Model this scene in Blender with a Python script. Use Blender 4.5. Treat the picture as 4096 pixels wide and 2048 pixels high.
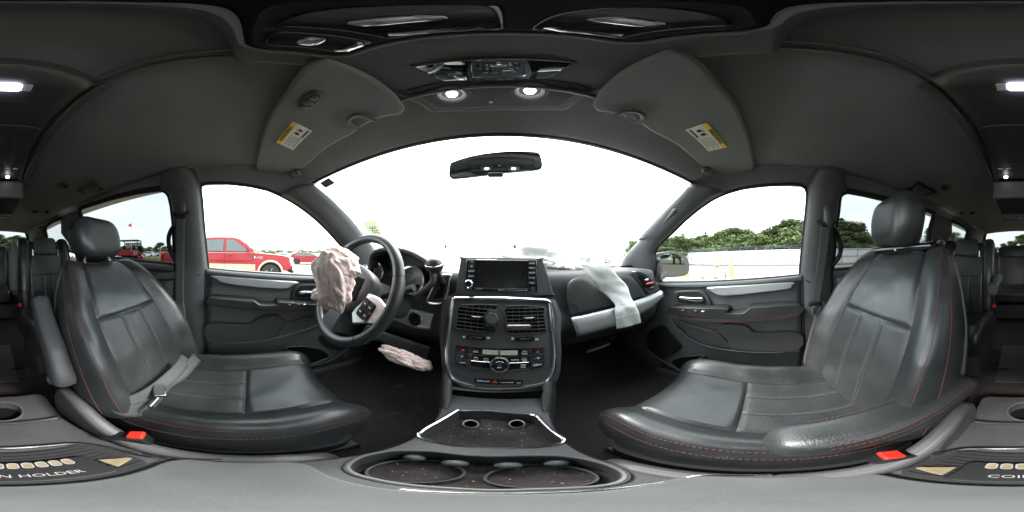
import bpy, bmesh, math, random
from mathutils import Vector as V, Matrix, noise
R = math.radians
random.seed(7)
sc = bpy.context.scene
for _o in list(bpy.data.objects): bpy.data.objects.remove(_o)
COL = sc.collection
# ---------------------------------------------------------------- camera (360 degree panorama)
CAM = V((.018, 0, 1.15)); YAW = R(2.4); TILT = R(1.2); TAZ = R(40)
_f = V((math.sin(YAW), math.cos(YAW), 0)); _r = V((math.cos(YAW), -math.sin(YAW), 0)); _u = V((0, 0, 1))
_base = Matrix((( _r.x, _u.x, -_f.x), (_r.y, _u.y, -_f.y), (_r.z, _u.z, -_f.z)))
CROT = Matrix.Rotation(TILT, 3, V((math.cos(TAZ), -math.sin(TAZ), 0))) @ _base
cd = bpy.data.cameras.new('camera'); cam = bpy.data.objects.new('camera', cd); COL.objects.link(cam)
cam.matrix_world = Matrix.Translation(CAM) @ CROT.to_4x4()
cd.type = 'PANO'; cd.panorama_type = 'EQUIRECTANGULAR'; cd.clip_start = .005; cd.clip_end = 2000
sc.camera = cam
# ---------------------------------------------------------------- sky and sun (bright overcast)
SUN_EL, SUN_AZ = 48, -15
w = bpy.data.worlds.new('World'); sc.world = w; w.use_nodes = True
nt = w.node_tree; nt.nodes.clear()
out = nt.nodes.new('ShaderNodeOutputWorld'); bg = nt.nodes.new('ShaderNodeBackground')
sky = nt.nodes.new('ShaderNodeTexSky'); sky.sky_type = 'NISHITA'; sky.sun_disc = False
sky.sun_elevation = R(SUN_EL); sky.sun_rotation = R(SUN_AZ); sky.dust_density = 3.0; sky.air_density = 1.0
mx = nt.nodes.new('ShaderNodeMix'); mx.data_type = 'RGBA'
tc = nt.nodes.new('ShaderNodeTexCoord'); ns = nt.nodes.new('ShaderNodeTexNoise'); mp = nt.nodes.new('ShaderNodeMapping')
mp.inputs['Scale'].default_value = (1.2, 1.2, 6.0); ns.inputs['Scale'].default_value = 2.2; ns.inputs['Detail'].default_value = 6
rp = nt.nodes.new('ShaderNodeMapRange'); rp.inputs[1].default_value = .35; rp.inputs[2].default_value = .65
rp.inputs[3].default_value = .82; rp.inputs[4].default_value = .97
nt.links.new(tc.outputs['Generated'], mp.inputs[0]); nt.links.new(mp.outputs[0], ns.inputs['Vector'])
nt.links.new(ns.outputs['Fac'], rp.inputs[0]); nt.links.new(rp.outputs[0], mx.inputs[0])
nt.links.new(sky.outputs[0], mx.inputs[6]); mx.inputs[7].default_value = (8.6, 8.9, 9.2, 1)
nt.links.new(mx.outputs[2], bg.inputs[0]); bg.inputs[1].default_value = .10
nt.links.new(bg.outputs[0], out.inputs[0])
sl = bpy.data.lights.new('sun', 'SUN'); sl.energy = 1.2; sl.angle = R(14); sl.color = (1, .96, .9)
so = bpy.data.objects.new('sun', sl); COL.objects.link(so)
so.rotation_euler = (R(90 - SUN_EL), 0, R(180 - SUN_AZ) )
# ---------------------------------------------------------------- exposure and sampling
sc.view_settings.view_transform = 'Standard'; sc.view_settings.look = 'None'
sc.view_settings.exposure = 3.2; sc.view_settings.gamma = 1.0; sc.view_settings.use_curve_mapping = False
sc.render.engine = 'CYCLES'
cy = sc.cycles
cy.use_denoising = True; cy.max_bounces = 9; cy.diffuse_bounces = 6; cy.glossy_bounces = 4; cy.transmission_bounces = 6
cy.transparent_max_bounces = 12; cy.caustics_reflective = False; cy.caustics_refractive = False
cy.sample_clamp_indirect = 6.0
# ---------------------------------------------------------------- helpers
ZN = dict(A=(0,600), B=(700,600), C=(1400,850), D=(2000,850), E=(2550,650), F=(3276,600), G=(0,1150), H=(700,1200),
          I=(1400,1400), J=(2000,1400), K=(2450,1300), M=(3276,1150), N=(0,200), P=(1000,300), Q=(1500,200), R=(2350,300),
          S=(3276,200), X=(2000,0), T=(2500,1000,.3882), U=(780,1050,.3882), W=(1780,1180,.2951), Y=(900,0,.427),
          v=(0,0,1.59006), L=(0,1600,.3975), O=(3072,1600,.3975))
def zz(k, x, y):
    o = ZN[k]; s = o[2] if len(o) > 2 else .46591
    return o[0] + x*s, o[1] + y*s
def ray(k, x, y):
    px, py = zz(k, x, y)
    lo = (px/4096 - .5)*2*math.pi; la = (.5 - py/2048)*math.pi
    return CROT @ V((math.sin(lo)*math.cos(la), math.sin(la), -math.cos(lo)*math.cos(la)))
def onX(k, x, y, X): d = ray(k, x, y); return CAM + d*((X - CAM.x)/d.x)
def onY(k, x, y, Y): d = ray(k, x, y); return CAM + d*((Y - CAM.y)/d.y)
def onZ(k, x, y, Z): d = ray(k, x, y); return CAM + d*((Z - CAM.z)/d.z)
def onP(k, x, y, p0, n): d = ray(k, x, y); return CAM + d*((V(p0) - CAM).dot(V(n))/d.dot(V(n)))
def onR(k, x, y, r): d = ray(k, x, y); return CAM + d*(r/math.hypot(d.x, d.y))
TUM = .34
def sideX(z): return .80 - TUM*max(0, z - 1.06)
def onS(k, x, y, s, ins=0.0):
    d = ray(k, x, y); X0 = .80 - ins
    t = (s*X0 - CAM.x)/d.x
    if CAM.z + t*d.z > 1.06:
        t = (X0 - TUM*(CAM.z - 1.06) - s*CAM.x)/(s*d.x + TUM*d.z)
    return CAM + d*t
def zl(k, pts, f, *a): return [f(k, x, y, *a) for x, y in pts]
def resample(p, n, closed=False):
    p = [V(q) for q in p]
    if closed: p = p + [p[0]]
    L = [0]
    for a, b in zip(p, p[1:]): L.append(L[-1] + (b - a).length)
    o = []; m = n if closed else n - 1
    for i in range(n):
        t = L[-1]*i/m; j = 0
        while j < len(L) - 2 and L[j+1] < t: j += 1
        o.append(p[j].lerp(p[j+1], (t - L[j])/max(1e-9, L[j+1] - L[j])))
    return o
def cat(p, k=6, closed=False):
    p = [V(q) for q in p]; n = len(p); o = []
    for i in range(n if closed else n - 1):
        a, b, c, d = (p[(i-1) % n], p[i], p[(i+1) % n], p[(i+2) % n]) if closed else (p[max(i-1, 0)], p[i], p[i+1], p[min(i+2, n-1)])
        for j in range(k):
            t = j/k
            o.append(.5*((2*b) + (c - a)*t + (2*a - 5*b + 4*c - d)*t*t + (3*b - a - 3*c + d)*t**3))
    if not closed: o.append(p[-1])
    return o
def rrect(w, h, r, n=4):
    o = []
    for cx, cy_, a0 in ((w/2-r, h/2-r, 0), (-w/2+r, h/2-r, 90), (-w/2+r, -h/2+r, 180), (w/2-r, -h/2+r, 270)):
        for i in range(n+1):
            a = R(a0 + 90*i/n); o.append((cx + r*math.cos(a), cy_ + r*math.sin(a)))
    return o
def fr(o, ux, uy):
    o, ux, uy = V(o), V(ux).normalized(), V(uy).normalized()
    return lambda x, y, z=0: o + ux*x + uy*y + ux.cross(uy)*z
class MB:
    def __init__(s): s.v = []; s.f = []
    def add(s, v, f):
        b = len(s.v); s.v += [V(q) for q in v]; s.f += [[b + i for i in q] for q in f]; return s
    def box(s, c, d, m=None):
        v = [V((x*d[0]/2, y*d[1]/2, z*d[2]/2)) for x in (-1, 1) for y in (-1, 1) for z in (-1, 1)]
        if m: v = [m @ q for q in v]
        return s.add([V(c) + q for q in v], [(0,1,3,2), (4,6,7,5), (0,4,5,1), (2,3,7,6), (0,2,6,4), (1,5,7,3)])
    def prism(s, o, vec):
        o = [V(q) for q in o]; vec = V(vec); n = len(o)
        return s.add(o + [q + vec for q in o], [list(range(n))[::-1], list(range(n, 2*n))] + [(i, (i+1) % n, n + (i+1) % n, n + i) for i in range(n)])
    def tube(s, p, r, n=8, closed=False, flat=1.0, up=None):
        p = [V(q) for q in p]; m = len(p); rings = []
        t0 = None; nrm = None
        for i in range(m):
            a = p[(i-1) % m] if closed or i > 0 else p[i]; b = p[(i+1) % m] if closed or i < m-1 else p[i]
            t = (b - a); t = t.normalized() if t.length > 1e-9 else V((0, 0, 1))
            if nrm is None:
                h = V(up) if up is not None else (V((0, 0, 1)) if abs(t.z) < .9 else V((1, 0, 0)))
                nrm = (h - t*h.dot(t)).normalized()
            else:
                if up is not None:
                    h = V(up); h = h - t*h.dot(t); nrm = h.normalized() if h.length > 1e-4 else nrm
                else:
                    nrm = nrm - t*nrm.dot(t); nrm.normalize()
            bn = t.cross(nrm); rr = r[i] if isinstance(r, (list, tuple)) else r
            rings.append([p[i] + nrm*(rr*flat*math.cos(2*math.pi*j/n)) + bn*(rr*math.sin(2*math.pi*j/n)) for j in range(n)])
        return s.loft(rings, closed)
    def loft(s, rings, closed=False, caps=True, ring=True):
        n = len(rings[0]); m = len(rings); v = [q for r_ in rings for q in r_]; f = []
        for i in range(m if closed else m - 1):
            for j in range(n if ring else n - 1):
                a, b = i*n, ((i+1) % m)*n
                f.append((a + j, a + (j+1) % n, b + (j+1) % n, b + j))
        if caps and not closed and ring: f += [list(range(n))[::-1], list(range((m-1)*n, m*n))]
        return s.add(v, f)
    def cyl(s, a, b, r, n=16, r2=None):
        a, b = V(a), V(b); return s.tube([a, b], [r, r if r2 is None else r2], n)
    def ball(s, c, d, nu=20, nv=12, e=1.0, m=None):
        def sg(x, k): return math.copysign(abs(x)**k, x)
        rings = []
        for i in range(nv+1):
            la = -math.pi/2 + math.pi*i/nv
            la = max(-math.pi/2 + 1e-3, min(math.pi/2 - 1e-3, la)); ring = []
            for j in range(nu):
                lo = 2*math.pi*j/nu
                q = V((d[0]*sg(math.cos(la), e)*sg(math.cos(lo), e), d[1]*sg(math.cos(la), e)*sg(math.sin(lo), e), d[2]*sg(math.sin(la), e)))
                ring.append(V(c) + (m @ q if m else q))
            rings.append(ring)
        return s.loft(rings)
    def lathe(s, prof, c, ax=(0, 0, 1), n=24, ring=False):
        ax = V(ax).normalized(); h = V((1, 0, 0)) if abs(ax.x) < .9 else V((0, 1, 0))
        u = (h - ax*h.dot(ax)).normalized(); w_ = ax.cross(u)
        return s.loft([[V(c) + ax*z + (u*math.cos(2*math.pi*j/n) + w_*math.sin(2*math.pi*j/n))*r_ for j in range(n)] for r_, z in prof], caps=not ring)
    def strip(s, a, b, k=6, bulge=None):
        rings = []
        for i in range(k+1):
            t = i/k; row = []
            for p, q in zip(a, b):
                x = p.lerp(q, t)
                if bulge is not None: x = x + V(bulge)*(1 - (2*t - 1)**4)
                row.append(x)
            rings.append(row)
        return s.loft(rings, ring=False)
    def obj(s, name, mat, parent=None, bevel=0, sub=0, smooth=True, ang=35, solid=0, seg=2):
        me = bpy.data.meshes.new(name); me.from_pydata([tuple(q) for q in s.v], [], s.f)
        bm = bmesh.new(); bm.from_mesh(me); bmesh.ops.remove_doubles(bm, verts=bm.verts, dist=1e-5)
        if solid == 0 or True: bmesh.ops.recalc_face_normals(bm, faces=bm.faces)
        bm.to_mesh(me); bm.free()
        return link(name, me, mat, parent, bevel, sub, smooth, ang, solid, seg)
def link(name, me, mat, parent=None, bevel=0, sub=0, smooth=True, ang=35, solid=0, seg=2):
    o = bpy.data.objects.new(name, me); COL.objects.link(o); me.materials.append(MT[mat] if isinstance(mat, str) else mat)
    if smooth:
        for p in me.polygons: p.use_smooth = True
        if not sub: me.set_sharp_from_angle(angle=R(ang))
    if solid:
        m = o.modifiers.new('solid', 'SOLIDIFY'); m.thickness = solid; m.offset = 0
    if bevel:
        m = o.modifiers.new('bevel', 'BEVEL'); m.width = bevel; m.segments = seg; m.limit_method = 'ANGLE'; m.angle_limit = R(30)
    if sub:
        m = o.modifiers.new('sub', 'SUBSURF'); m.levels = sub; m.render_levels = sub
    if parent is not None: put(o, parent)
    return o
def put(o, parent):
    o.parent = parent
    if parent.type == 'EMPTY' and not parent.get('_loc'): o.matrix_parent_inverse = Matrix.Translation(-parent.location)
def thing(name, label, cat_, loc=(0, 0, 0), rz=0, group=None, local=False):
    o = bpy.data.objects.new(name, None); COL.objects.link(o); o.location = loc; o.rotation_euler = (0, 0, rz)
    o.empty_display_size = .1
    return tag(o, label, cat_, group, local)
def tag(o, label, cat_, group=None, local=False):
    o['label'] = label; o['category'] = cat_
    if group: o['group'] = group
    if local: o['_loc'] = 1
    return o
def struct(o): o['kind'] = 'structure'; return o
def dup(root, loc, rz=0, label=None, scale=None):
    r = root.copy(); COL.objects.link(r); r.location = loc; r.rotation_euler = (0, 0, rz)
    if scale: r.scale = scale if not isinstance(scale, float) else (scale,)*3
    if label: r['label'] = label
    for ch in root.children:
        c = ch.copy(); COL.objects.link(c); c.parent = r
        for g in ch.children:
            e = g.copy(); COL.objects.link(e); e.parent = c
    return r
def cut(o, cutters):
    for c in cutters:
        m = o.modifiers.new('cut', 'BOOLEAN'); m.operation = 'DIFFERENCE'; m.object = c; m.solver = 'EXACT'
    dg = bpy.context.evaluated_depsgraph_get(); me = bpy.data.meshes.new_from_object(o.evaluated_get(dg))
    o.modifiers.clear(); o.data = me
    for p in me.polygons: p.use_smooth = True
    me.set_sharp_from_angle(angle=R(35))
    for c in cutters: bpy.data.objects.remove(c)
    return o
def text(name, s, frame, size, mat, parent=None, depth=.0004, align='CENTER', mirror=False, lift=.0008):
    cu = bpy.data.curves.new(name, 'FONT'); cu.body = s; cu.size = size; cu.align_x = align; cu.align_y = 'CENTER'; cu.extrude = depth
    cu.resolution_u = 2
    t = bpy.data.objects.new(name, cu); COL.objects.link(t)
    dg = bpy.context.evaluated_depsgraph_get(); dg.update()
    me = bpy.data.meshes.new_from_object(t.evaluated_get(dg)); bpy.data.objects.remove(t)
    for v_ in me.vertices:
        x, y, z = v_.co; v_.co = frame(-x if mirror else x, y, z + lift)
    me.materials.clear()
    return link(name, me, mat, parent, smooth=False)
def fcut(a, b, n): return [a + (b - a)*i/(n-1) for i in range(n)]
# ---------------------------------------------------------------- materials (all procedural)
MT = {}
def mat(name, col, rough=.5, metal=0, spec=.5, bump=0, bscale=200, var=0, vscale=6, kind='noise', coat=0, emit=None, estr=0, trans=0, sheen=0, rvar=0, stretch=None, sss=0):
    m = bpy.data.materials.new(name); m.use_nodes = True; n = m.node_tree; p = n.nodes['Principled BSDF']
    c = (*col, 1) if len(col) == 3 else col
    p.inputs['Base Color'].default_value = c; p.inputs['Roughness'].default_value = rough; p.inputs['Metallic'].default_value = metal
    p.inputs['Specular IOR Level'].default_value = spec
    if coat: p.inputs['Coat Weight'].default_value = coat; p.inputs['Coat Roughness'].default_value = .06
    if sheen: p.inputs['Sheen Weight'].default_value = sheen
    if emit: p.inputs['Emission Color'].default_value = (*emit, 1); p.inputs['Emission Strength'].default_value = estr
    if bump or var or rvar:
        t = n.nodes.new('ShaderNodeTexCoord'); mpn = n.nodes.new('ShaderNodeMapping'); n.links.new(t.outputs['Object'], mpn.inputs[0])
        if stretch: mpn.inputs['Scale'].default_value = stretch
    if var or rvar:
        a = n.nodes.new('ShaderNodeTexNoise'); a.inputs['Scale'].default_value = vscale; a.inputs['Detail'].default_value = 8; a.inputs['Roughness'].default_value = .62
        n.links.new(mpn.outputs[0], a.inputs['Vector'])
        if var:
            r = n.nodes.new('ShaderNodeMix'); r.data_type = 'RGBA'
            mr = n.nodes.new('ShaderNodeMapRange'); mr.inputs[1].default_value = .3; mr.inputs[2].default_value = .7
            n.links.new(a.outputs['Fac'], mr.inputs[0]); n.links.new(mr.outputs[0], r.inputs[0])
            r.inputs[6].default_value = (*[max(0, x*(1-var)) for x in c[:3]], 1); r.inputs[7].default_value = (*[x*(1+var) for x in c[:3]], 1)
            n.links.new(r.outputs[2], p.inputs['Base Color'])
        if rvar:
            mr2 = n.nodes.new('ShaderNodeMapRange'); mr2.inputs[1].default_value = .3; mr2.inputs[2].default_value = .7
            mr2.inputs[3].default_value = max(.02, rough - rvar); mr2.inputs[4].default_value = min(1, rough + rvar)
            n.links.new(a.outputs['Fac'], mr2.inputs[0]); n.links.new(mr2.outputs[0], p.inputs['Roughness'])
    if bump:
        if kind == 'voronoi': b = n.nodes.new('ShaderNodeTexVoronoi'); o_ = 'Distance'
        else: b = n.nodes.new('ShaderNodeTexNoise'); b.inputs['Detail'].default_value = 3; o_ = 'Fac'
        b.inputs['Scale'].default_value = bscale; n.links.new(mpn.outputs[0], b.inputs['Vector'])
        bn = n.nodes.new('ShaderNodeBump'); bn.inputs['Strength'].default_value = bump; bn.inputs['Distance'].default_value = .002
        n.links.new(b.outputs[o_], bn.inputs['Height']); n.links.new(bn.outputs[0], p.inputs['Normal'])
    MT[name] = m; return m
def glassm(name, tint, gloss=.07, rough=0.0):
    m = bpy.data.materials.new(name); m.use_nodes = True; n = m.node_tree; n.nodes.clear()
    o = n.nodes.new('ShaderNodeOutputMaterial'); a = n.nodes.new('ShaderNodeBsdfTransparent'); a.inputs[0].default_value = (*tint, 1)
    g = n.nodes.new('ShaderNodeBsdfGlossy'); g.inputs['Roughness'].default_value = rough; g.inputs[0].default_value = (.9, .95, .95, 1)
    x = n.nodes.new('ShaderNodeMixShader'); l = n.nodes.new('ShaderNodeLayerWeight'); l.inputs[0].default_value = .12
    mm = n.nodes.new('ShaderNodeMath'); mm.operation = 'MULTIPLY'; mm.inputs[1].default_value = gloss*4
    n.links.new(l.outputs['Fresnel'], mm.inputs[0]); n.links.new(mm.outputs[0], x.inputs[0])
    n.links.new(a.outputs[0], x.inputs[1]); n.links.new(g.outputs[0], x.inputs[2]); n.links.new(x.outputs[0], o.inputs[0])
    MT[name] = m
mat('leather', (.025, .027, .028), .38, spec=.58, bump=.14, bscale=330, kind='voronoi', rvar=.10, vscale=11, var=.22)
def perforated():
    m = mat('leather_perforated', (.025, .027, .028), .43, spec=.52, rvar=.06, vscale=8, var=.12); n = m.node_tree; p = n.nodes['Principled BSDF']
    t = n.nodes.new('ShaderNodeTexCoord'); v_ = n.nodes.new('ShaderNodeTexVoronoi'); v_.inputs['Scale'].default_value = 240; v_.inputs['Randomness'].default_value = .9
    r = n.nodes.new('ShaderNodeMapRange'); r.inputs[1].default_value = .18; r.inputs[2].default_value = .34
    b = n.nodes.new('ShaderNodeBump'); b.inputs['Strength'].default_value = .4; b.inputs['Distance'].default_value = .002
    n.links.new(t.outputs['Object'], v_.inputs['Vector']); n.links.new(v_.outputs['Distance'], r.inputs[0]); n.links.new(r.outputs[0], b.inputs['Height']); n.links.new(b.outputs[0], p.inputs['Normal'])
perforated()
mat('plastic', (.060, .060, .061), .55, spec=.4, bump=.22, bscale=420, kind='voronoi', rvar=.06, vscale=14, var=.10)
mat('plastic_smooth', (.060, .061, .062), .42, spec=.42, bump=.05, bscale=500, rvar=.06, vscale=20, var=.08)
mat('console_plastic', (.055, .056, .057), .5, spec=.4, bump=.12, bscale=480, kind='voronoi', rvar=.06, vscale=16, var=.12)
mat('lid_plastic', (.078, .083, .082), .46, spec=.4, bump=.08, bscale=480, rvar=.08, vscale=14, var=.10)
mat('trim_plastic', (.085, .090, .091), .5, spec=.4, bump=.10, bscale=420, kind='voronoi', rvar=.06, vscale=10, var=.10)
mat('headliner', (.185, .193, .196), .95, spec=.15, bump=.35, bscale=650, var=.10, vscale=5, sheen=.15)
mat('carpet', (.045, .039, .038), .98, spec=.1, bump=.9, bscale=240, var=.45, vscale=14)
def dirtcarpet():
    m = mat('carpet_dirty', (.020, .0175, .017), .98, spec=.1, bump=.9, bscale=240); n = m.node_tree; p = n.nodes['Principled BSDF']
    t = n.nodes.new('ShaderNodeTexCoord'); a = n.nodes.new('ShaderNodeTexNoise'); a.inputs['Scale'].default_value = 26; a.inputs['Detail'].default_value = 10
    r = n.nodes.new('ShaderNodeMapRange'); r.inputs[1].default_value = .6; r.inputs[2].default_value = .95
    x = n.nodes.new('ShaderNodeMix'); x.data_type = 'RGBA'; x.inputs[6].default_value = (.045, .038, .037, 1); x.inputs[7].default_value = (.12, .10, .08, 1)
    n.links.new(t.outputs['Object'], a.inputs['Vector']); n.links.new(a.outputs['Fac'], r.inputs[0]); n.links.new(r.outputs[0], x.inputs[0]); n.links.new(x.outputs[2], p.inputs['Base Color'])
dirtcarpet()
mat('black', (.012, .012, .013), .5, spec=.35)
mat('void', (.006, .006, .006), .9, spec=.1)
mat('piano', (.008, .008, .009), .12, spec=.5, coat=.5, rvar=.05, vscale=30)
mat('screen', (.010, .010, .011), .18, spec=.5, var=.5, vscale=160, rvar=.1)
mat('rubber', (.018, .018, .019), .7, spec=.3, bump=.2, bscale=300)
mat('chrome', (.80, .81, .84), .16, metal=1, rvar=.05, vscale=40)
mat('satin', (.62, .63, .64), .36, metal=.75, bump=.03, bscale=600, rvar=.05, vscale=10)
mat('steel', (.30, .30, .30), .28, metal=1, rvar=.08, vscale=30)
mat('mirror', (.72, .76, .76), .015, metal=1)
mat('mirror_dim', (.78, .85, .87), .02, metal=1)
mat('mirror_door', (.13, .148, .148), .02, metal=1)
mat('red_stitch', (.15, .040, .038), .8)
mat('red_stitch_dull', (.085, .030, .030), .8)
mat('grey_stitch', (.10, .105, .105), .8)
mat('red_plastic', (.72, .035, .02), .35)
mat('red_metal', (.60, .06, .05), .3, metal=.3)
mat('webbing', (.050, .053, .053), .7, spec=.3, bump=.5, bscale=330, stretch=(1, 1, .3), var=.08)
mat('print_white', (.75, .75, .75), .6)
mat('print_red', (.7, .05, .04), .6)
mat('print_blue', (.20, .50, .70), .6)
mat('print_green', (.10, .42, .45), .6)
mat('print_yellow', (.80, .55, .05), .6)
mat('print_black', (.02, .02, .02), .6)
mat('print_grey', (.30, .30, .30), .6)
mat('paper', (.72, .73, .68), .6, var=.05, vscale=40)
mat('sticker_dark', (.10, .09, .11), .6, var=.3, vscale=80)
mat('airbag_pink', (.82, .635, .585), .9, spec=.15, bump=.15, bscale=900, var=.10, vscale=10, sheen=.2)
mat('airbag_white', (.87, .88, .85), .9, spec=.15, bump=.12, bscale=900, var=.06, vscale=10, sheen=.2)
mat('lcd', (.42, .42, .33), .3, var=.25, vscale=60)
mat('gauge_face', (.36, .39, .41), .25, spec=.5)
mat('debris', (.38, .33, .25), .9, var=.5, vscale=90)
mat('tan_plastic', (.20, .155, .095), .5, var=.2, vscale=50)
mat('lamp_white', (1, 1, 1), .4, emit=(.93, .95, 1), estr=1.2)
mat('lamp_dome', (1, 1, 1), .4, emit=(.80, .82, 1), estr=1.5)
glassm('window_glass', (.84, .88, .865)); glassm('windshield_glass', (.95, .97, .97), .05); glassm('tint_glass', (.355, .372, .368))
glassm('gauge_glass', (.92, .94, .94), .30)
def translucent(name, c, k=.6):
    m = bpy.data.materials.new(name); m.use_nodes = True; n = m.node_tree; p = n.nodes['Principled BSDF']; p.inputs['Base Color'].default_value = (*c, 1); p.inputs['Roughness'].default_value = .7
    o = [q for q in n.nodes if q.type == 'OUTPUT_MATERIAL'][0]; tr = n.nodes.new('ShaderNodeBsdfTranslucent'); tr.inputs[0].default_value = (*c, 1); x = n.nodes.new('ShaderNodeMixShader'); x.inputs[0].default_value = k
    n.links.new(p.outputs[0], x.inputs[1]); n.links.new(tr.outputs[0], x.inputs[2]); n.links.new(x.outputs[0], o.inputs[0]); MT[name] = m
translucent('sticker_green', (.52, .56, .45), .55)
# outdoors
def gravel():
    m = mat('gravel', (.40, .35, .27), .95, spec=.1, bump=.6, bscale=22); n = m.node_tree; p = n.nodes['Principled BSDF']
    t = n.nodes.new('ShaderNodeTexCoord'); a = n.nodes.new('ShaderNodeTexNoise'); a.inputs['Scale'].default_value = .10; a.inputs['Detail'].default_value = 9
    b = n.nodes.new('ShaderNodeTexNoise'); b.inputs['Scale'].default_value = 14; b.inputs['Detail'].default_value = 6
    x = n.nodes.new('ShaderNodeMix'); x.data_type = 'RGBA'; x.inputs[6].default_value = (.22, .19, .14, 1); x.inputs[7].default_value = (.34, .30, .23, 1)
    y = n.nodes.new('ShaderNodeMix'); y.data_type = 'RGBA'; y.blend_type = 'MULTIPLY'; y.inputs[0].default_value = .35
    n.links.new(t.outputs['Object'], a.inputs['Vector']); n.links.new(t.outputs['Object'], b.inputs['Vector']); n.links.new(a.outputs['Fac'], x.inputs[0])
    n.links.new(x.outputs[2], y.inputs[6]); n.links.new(b.outputs['Color'], y.inputs[7]); n.links.new(y.outputs[2], p.inputs['Base Color'])
gravel()
mat('grass', (.16, .17, .06), .9, spec=.1, var=.4, vscale=3)
mat('paint_red', (.25, .010, .016), .35, spec=.3, coat=.15, rvar=.05, vscale=3)
mat('paint_tan', (.40, .34, .25), .3, coat=.6)
mat('paint_white', (.74, .75, .75), .3, coat=.6, var=.04, vscale=2)
mat('paint_bonnet', (.15, .152, .150), .4, coat=.3, var=.12, vscale=3)
mat('paint_silver', (.45, .47, .48), .3, metal=.5, coat=.6)
mat('paint_dark', (.03, .035, .045), .3, coat=.6)
mat('paint_blue', (.04, .07, .14), .3, coat=.6)
mat('car_glass', (.05, .06, .065), .08, spec=.6)
mat('tyre', (.020, .020, .021), .85, bump=.4, bscale=60)
mat('rim', (.55, .55, .56), .3, metal=.8)
mat('lamp_red', (.45, .02, .02), .2, coat=.5)
mat('lamp_clear', (.65, .67, .68), .12, coat=.5)
mat('fence_white', (.44, .46, .48), .5, var=.05, vscale=2)
mat('fence_steel', (.22, .25, .28), .5, metal=.2)
mat('concrete', (.52, .50, .46), .9, bump=.3, bscale=40, var=.12, vscale=4)
mat('yellow_paint', (.72, .47, .06), .55, var=.1, vscale=10)
mat('dark_metal', (.05, .05, .055), .5, metal=.3)
mat('bark', (.12, .09, .065), .95, bump=.8, bscale=30, var=.3, vscale=10)
def leafm(name, c, c2):
    m = mat(name, c, .7, spec=.25); n = m.node_tree; p = n.nodes['Principled BSDF']
    g = n.nodes.new('ShaderNodeNewGeometry'); x = n.nodes.new('ShaderNodeMix'); x.data_type = 'RGBA'
    x.inputs[6].default_value = (*c, 1); x.inputs[7].default_value = (*c2, 1)
    n.links.new(g.outputs['Random Per Island'], x.inputs[0]); n.links.new(x.outputs[2], p.inputs['Base Color'])
leafm('leaf_mid', (.075, .105, .045), (.14, .17, .075)); leafm('leaf_dark', (.050, .078, .042), (.095, .12, .06)); leafm('leaf_light', (.11, .14, .05), (.19, .21, .09))
# ================================================================ VAN SHELL
# window outlines traced on the body side (left s=-1, right s=1)
fwL = zl('B', [(285,1022),(270,900),(244,640),(226,420),(214,330),(224,300),(250,288),(340,282),(500,290),(650,308),(800,342),(900,385),(1020,450),(1120,520),(1220,600),(1320,700),(1400,790),(1470,870)], onS, -1)
fwR = zl('E', [(1395,968),(1410,800),(1430,600),(1450,420),(1463,270),(1452,225),(1400,191),(1300,186),(1100,196),(900,221),(760,261),(650,311),(520,400),(400,502),(290,612),(200,692),(150,760)], onS, 1)
fwL += [V((-sideX(1.13), .56, 1.13)), V((-sideX(1.02), .57, 1.02))]
fwR += zl('E', [(150,900),(160,1030)], onS, 1)
sdL = zl('A', [(1512,990),(1500,640),(1482,480),(1462,400),(1425,352),(1370,343),(1200,366),(1000,411),(850,456),(700,505),(682,522),(720,640),(765,905)], onS, -1)
sdR = [V((-p.x, p.y, p.z - .02)) for p in sdL]
sdR[:6] = zl('F', [(106,1040),(132,700),(152,560),(165,425),(178,385),(235,363)], onS, 1)
quL = zl('A', [(530,592),(460,618),(405,655),(394,690),(410,750),(400,760),(406,800)], onS, -1) + [V((-.78, -1.42, 1.14))]
quR = [V((-p.x, p.y, p.z - .015)) for p in quL]
T_all = {}
def HL(x, y):          # headliner height
    d = min(1, max(0, (.40 - .38*x*x - y)/.16)); zf = 1.54 - .15*x*x; z0 = 1.53 + .048*(1 - (x/.62)**2)
    k = d*d*(3 - 2*d); z = zf*(1-k) + z0*k
    if y < -1.9: z -= .05*((-1.9 - y)/.9)**1.5
    return z
def hdy(x): return .40 - .38*x*x
XE = .60
# ceiling
b = MB(); NX, NY = 40, 70; rows = []
for i in range(NX+1):
    x = -XE + 2*XE*i/NX; y0 = hdy(x)
    rows.append([V((x, y, HL(x, y))) for y in [y0 - (y0 + 2.75)*(j/NY)**1.25 for j in range(NY+1)]])
b.loft(rows, ring=False)
hl = struct(b.obj('ceiling', 'headliner', solid=.006)); hl.modifiers['solid'].offset = -1
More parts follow.
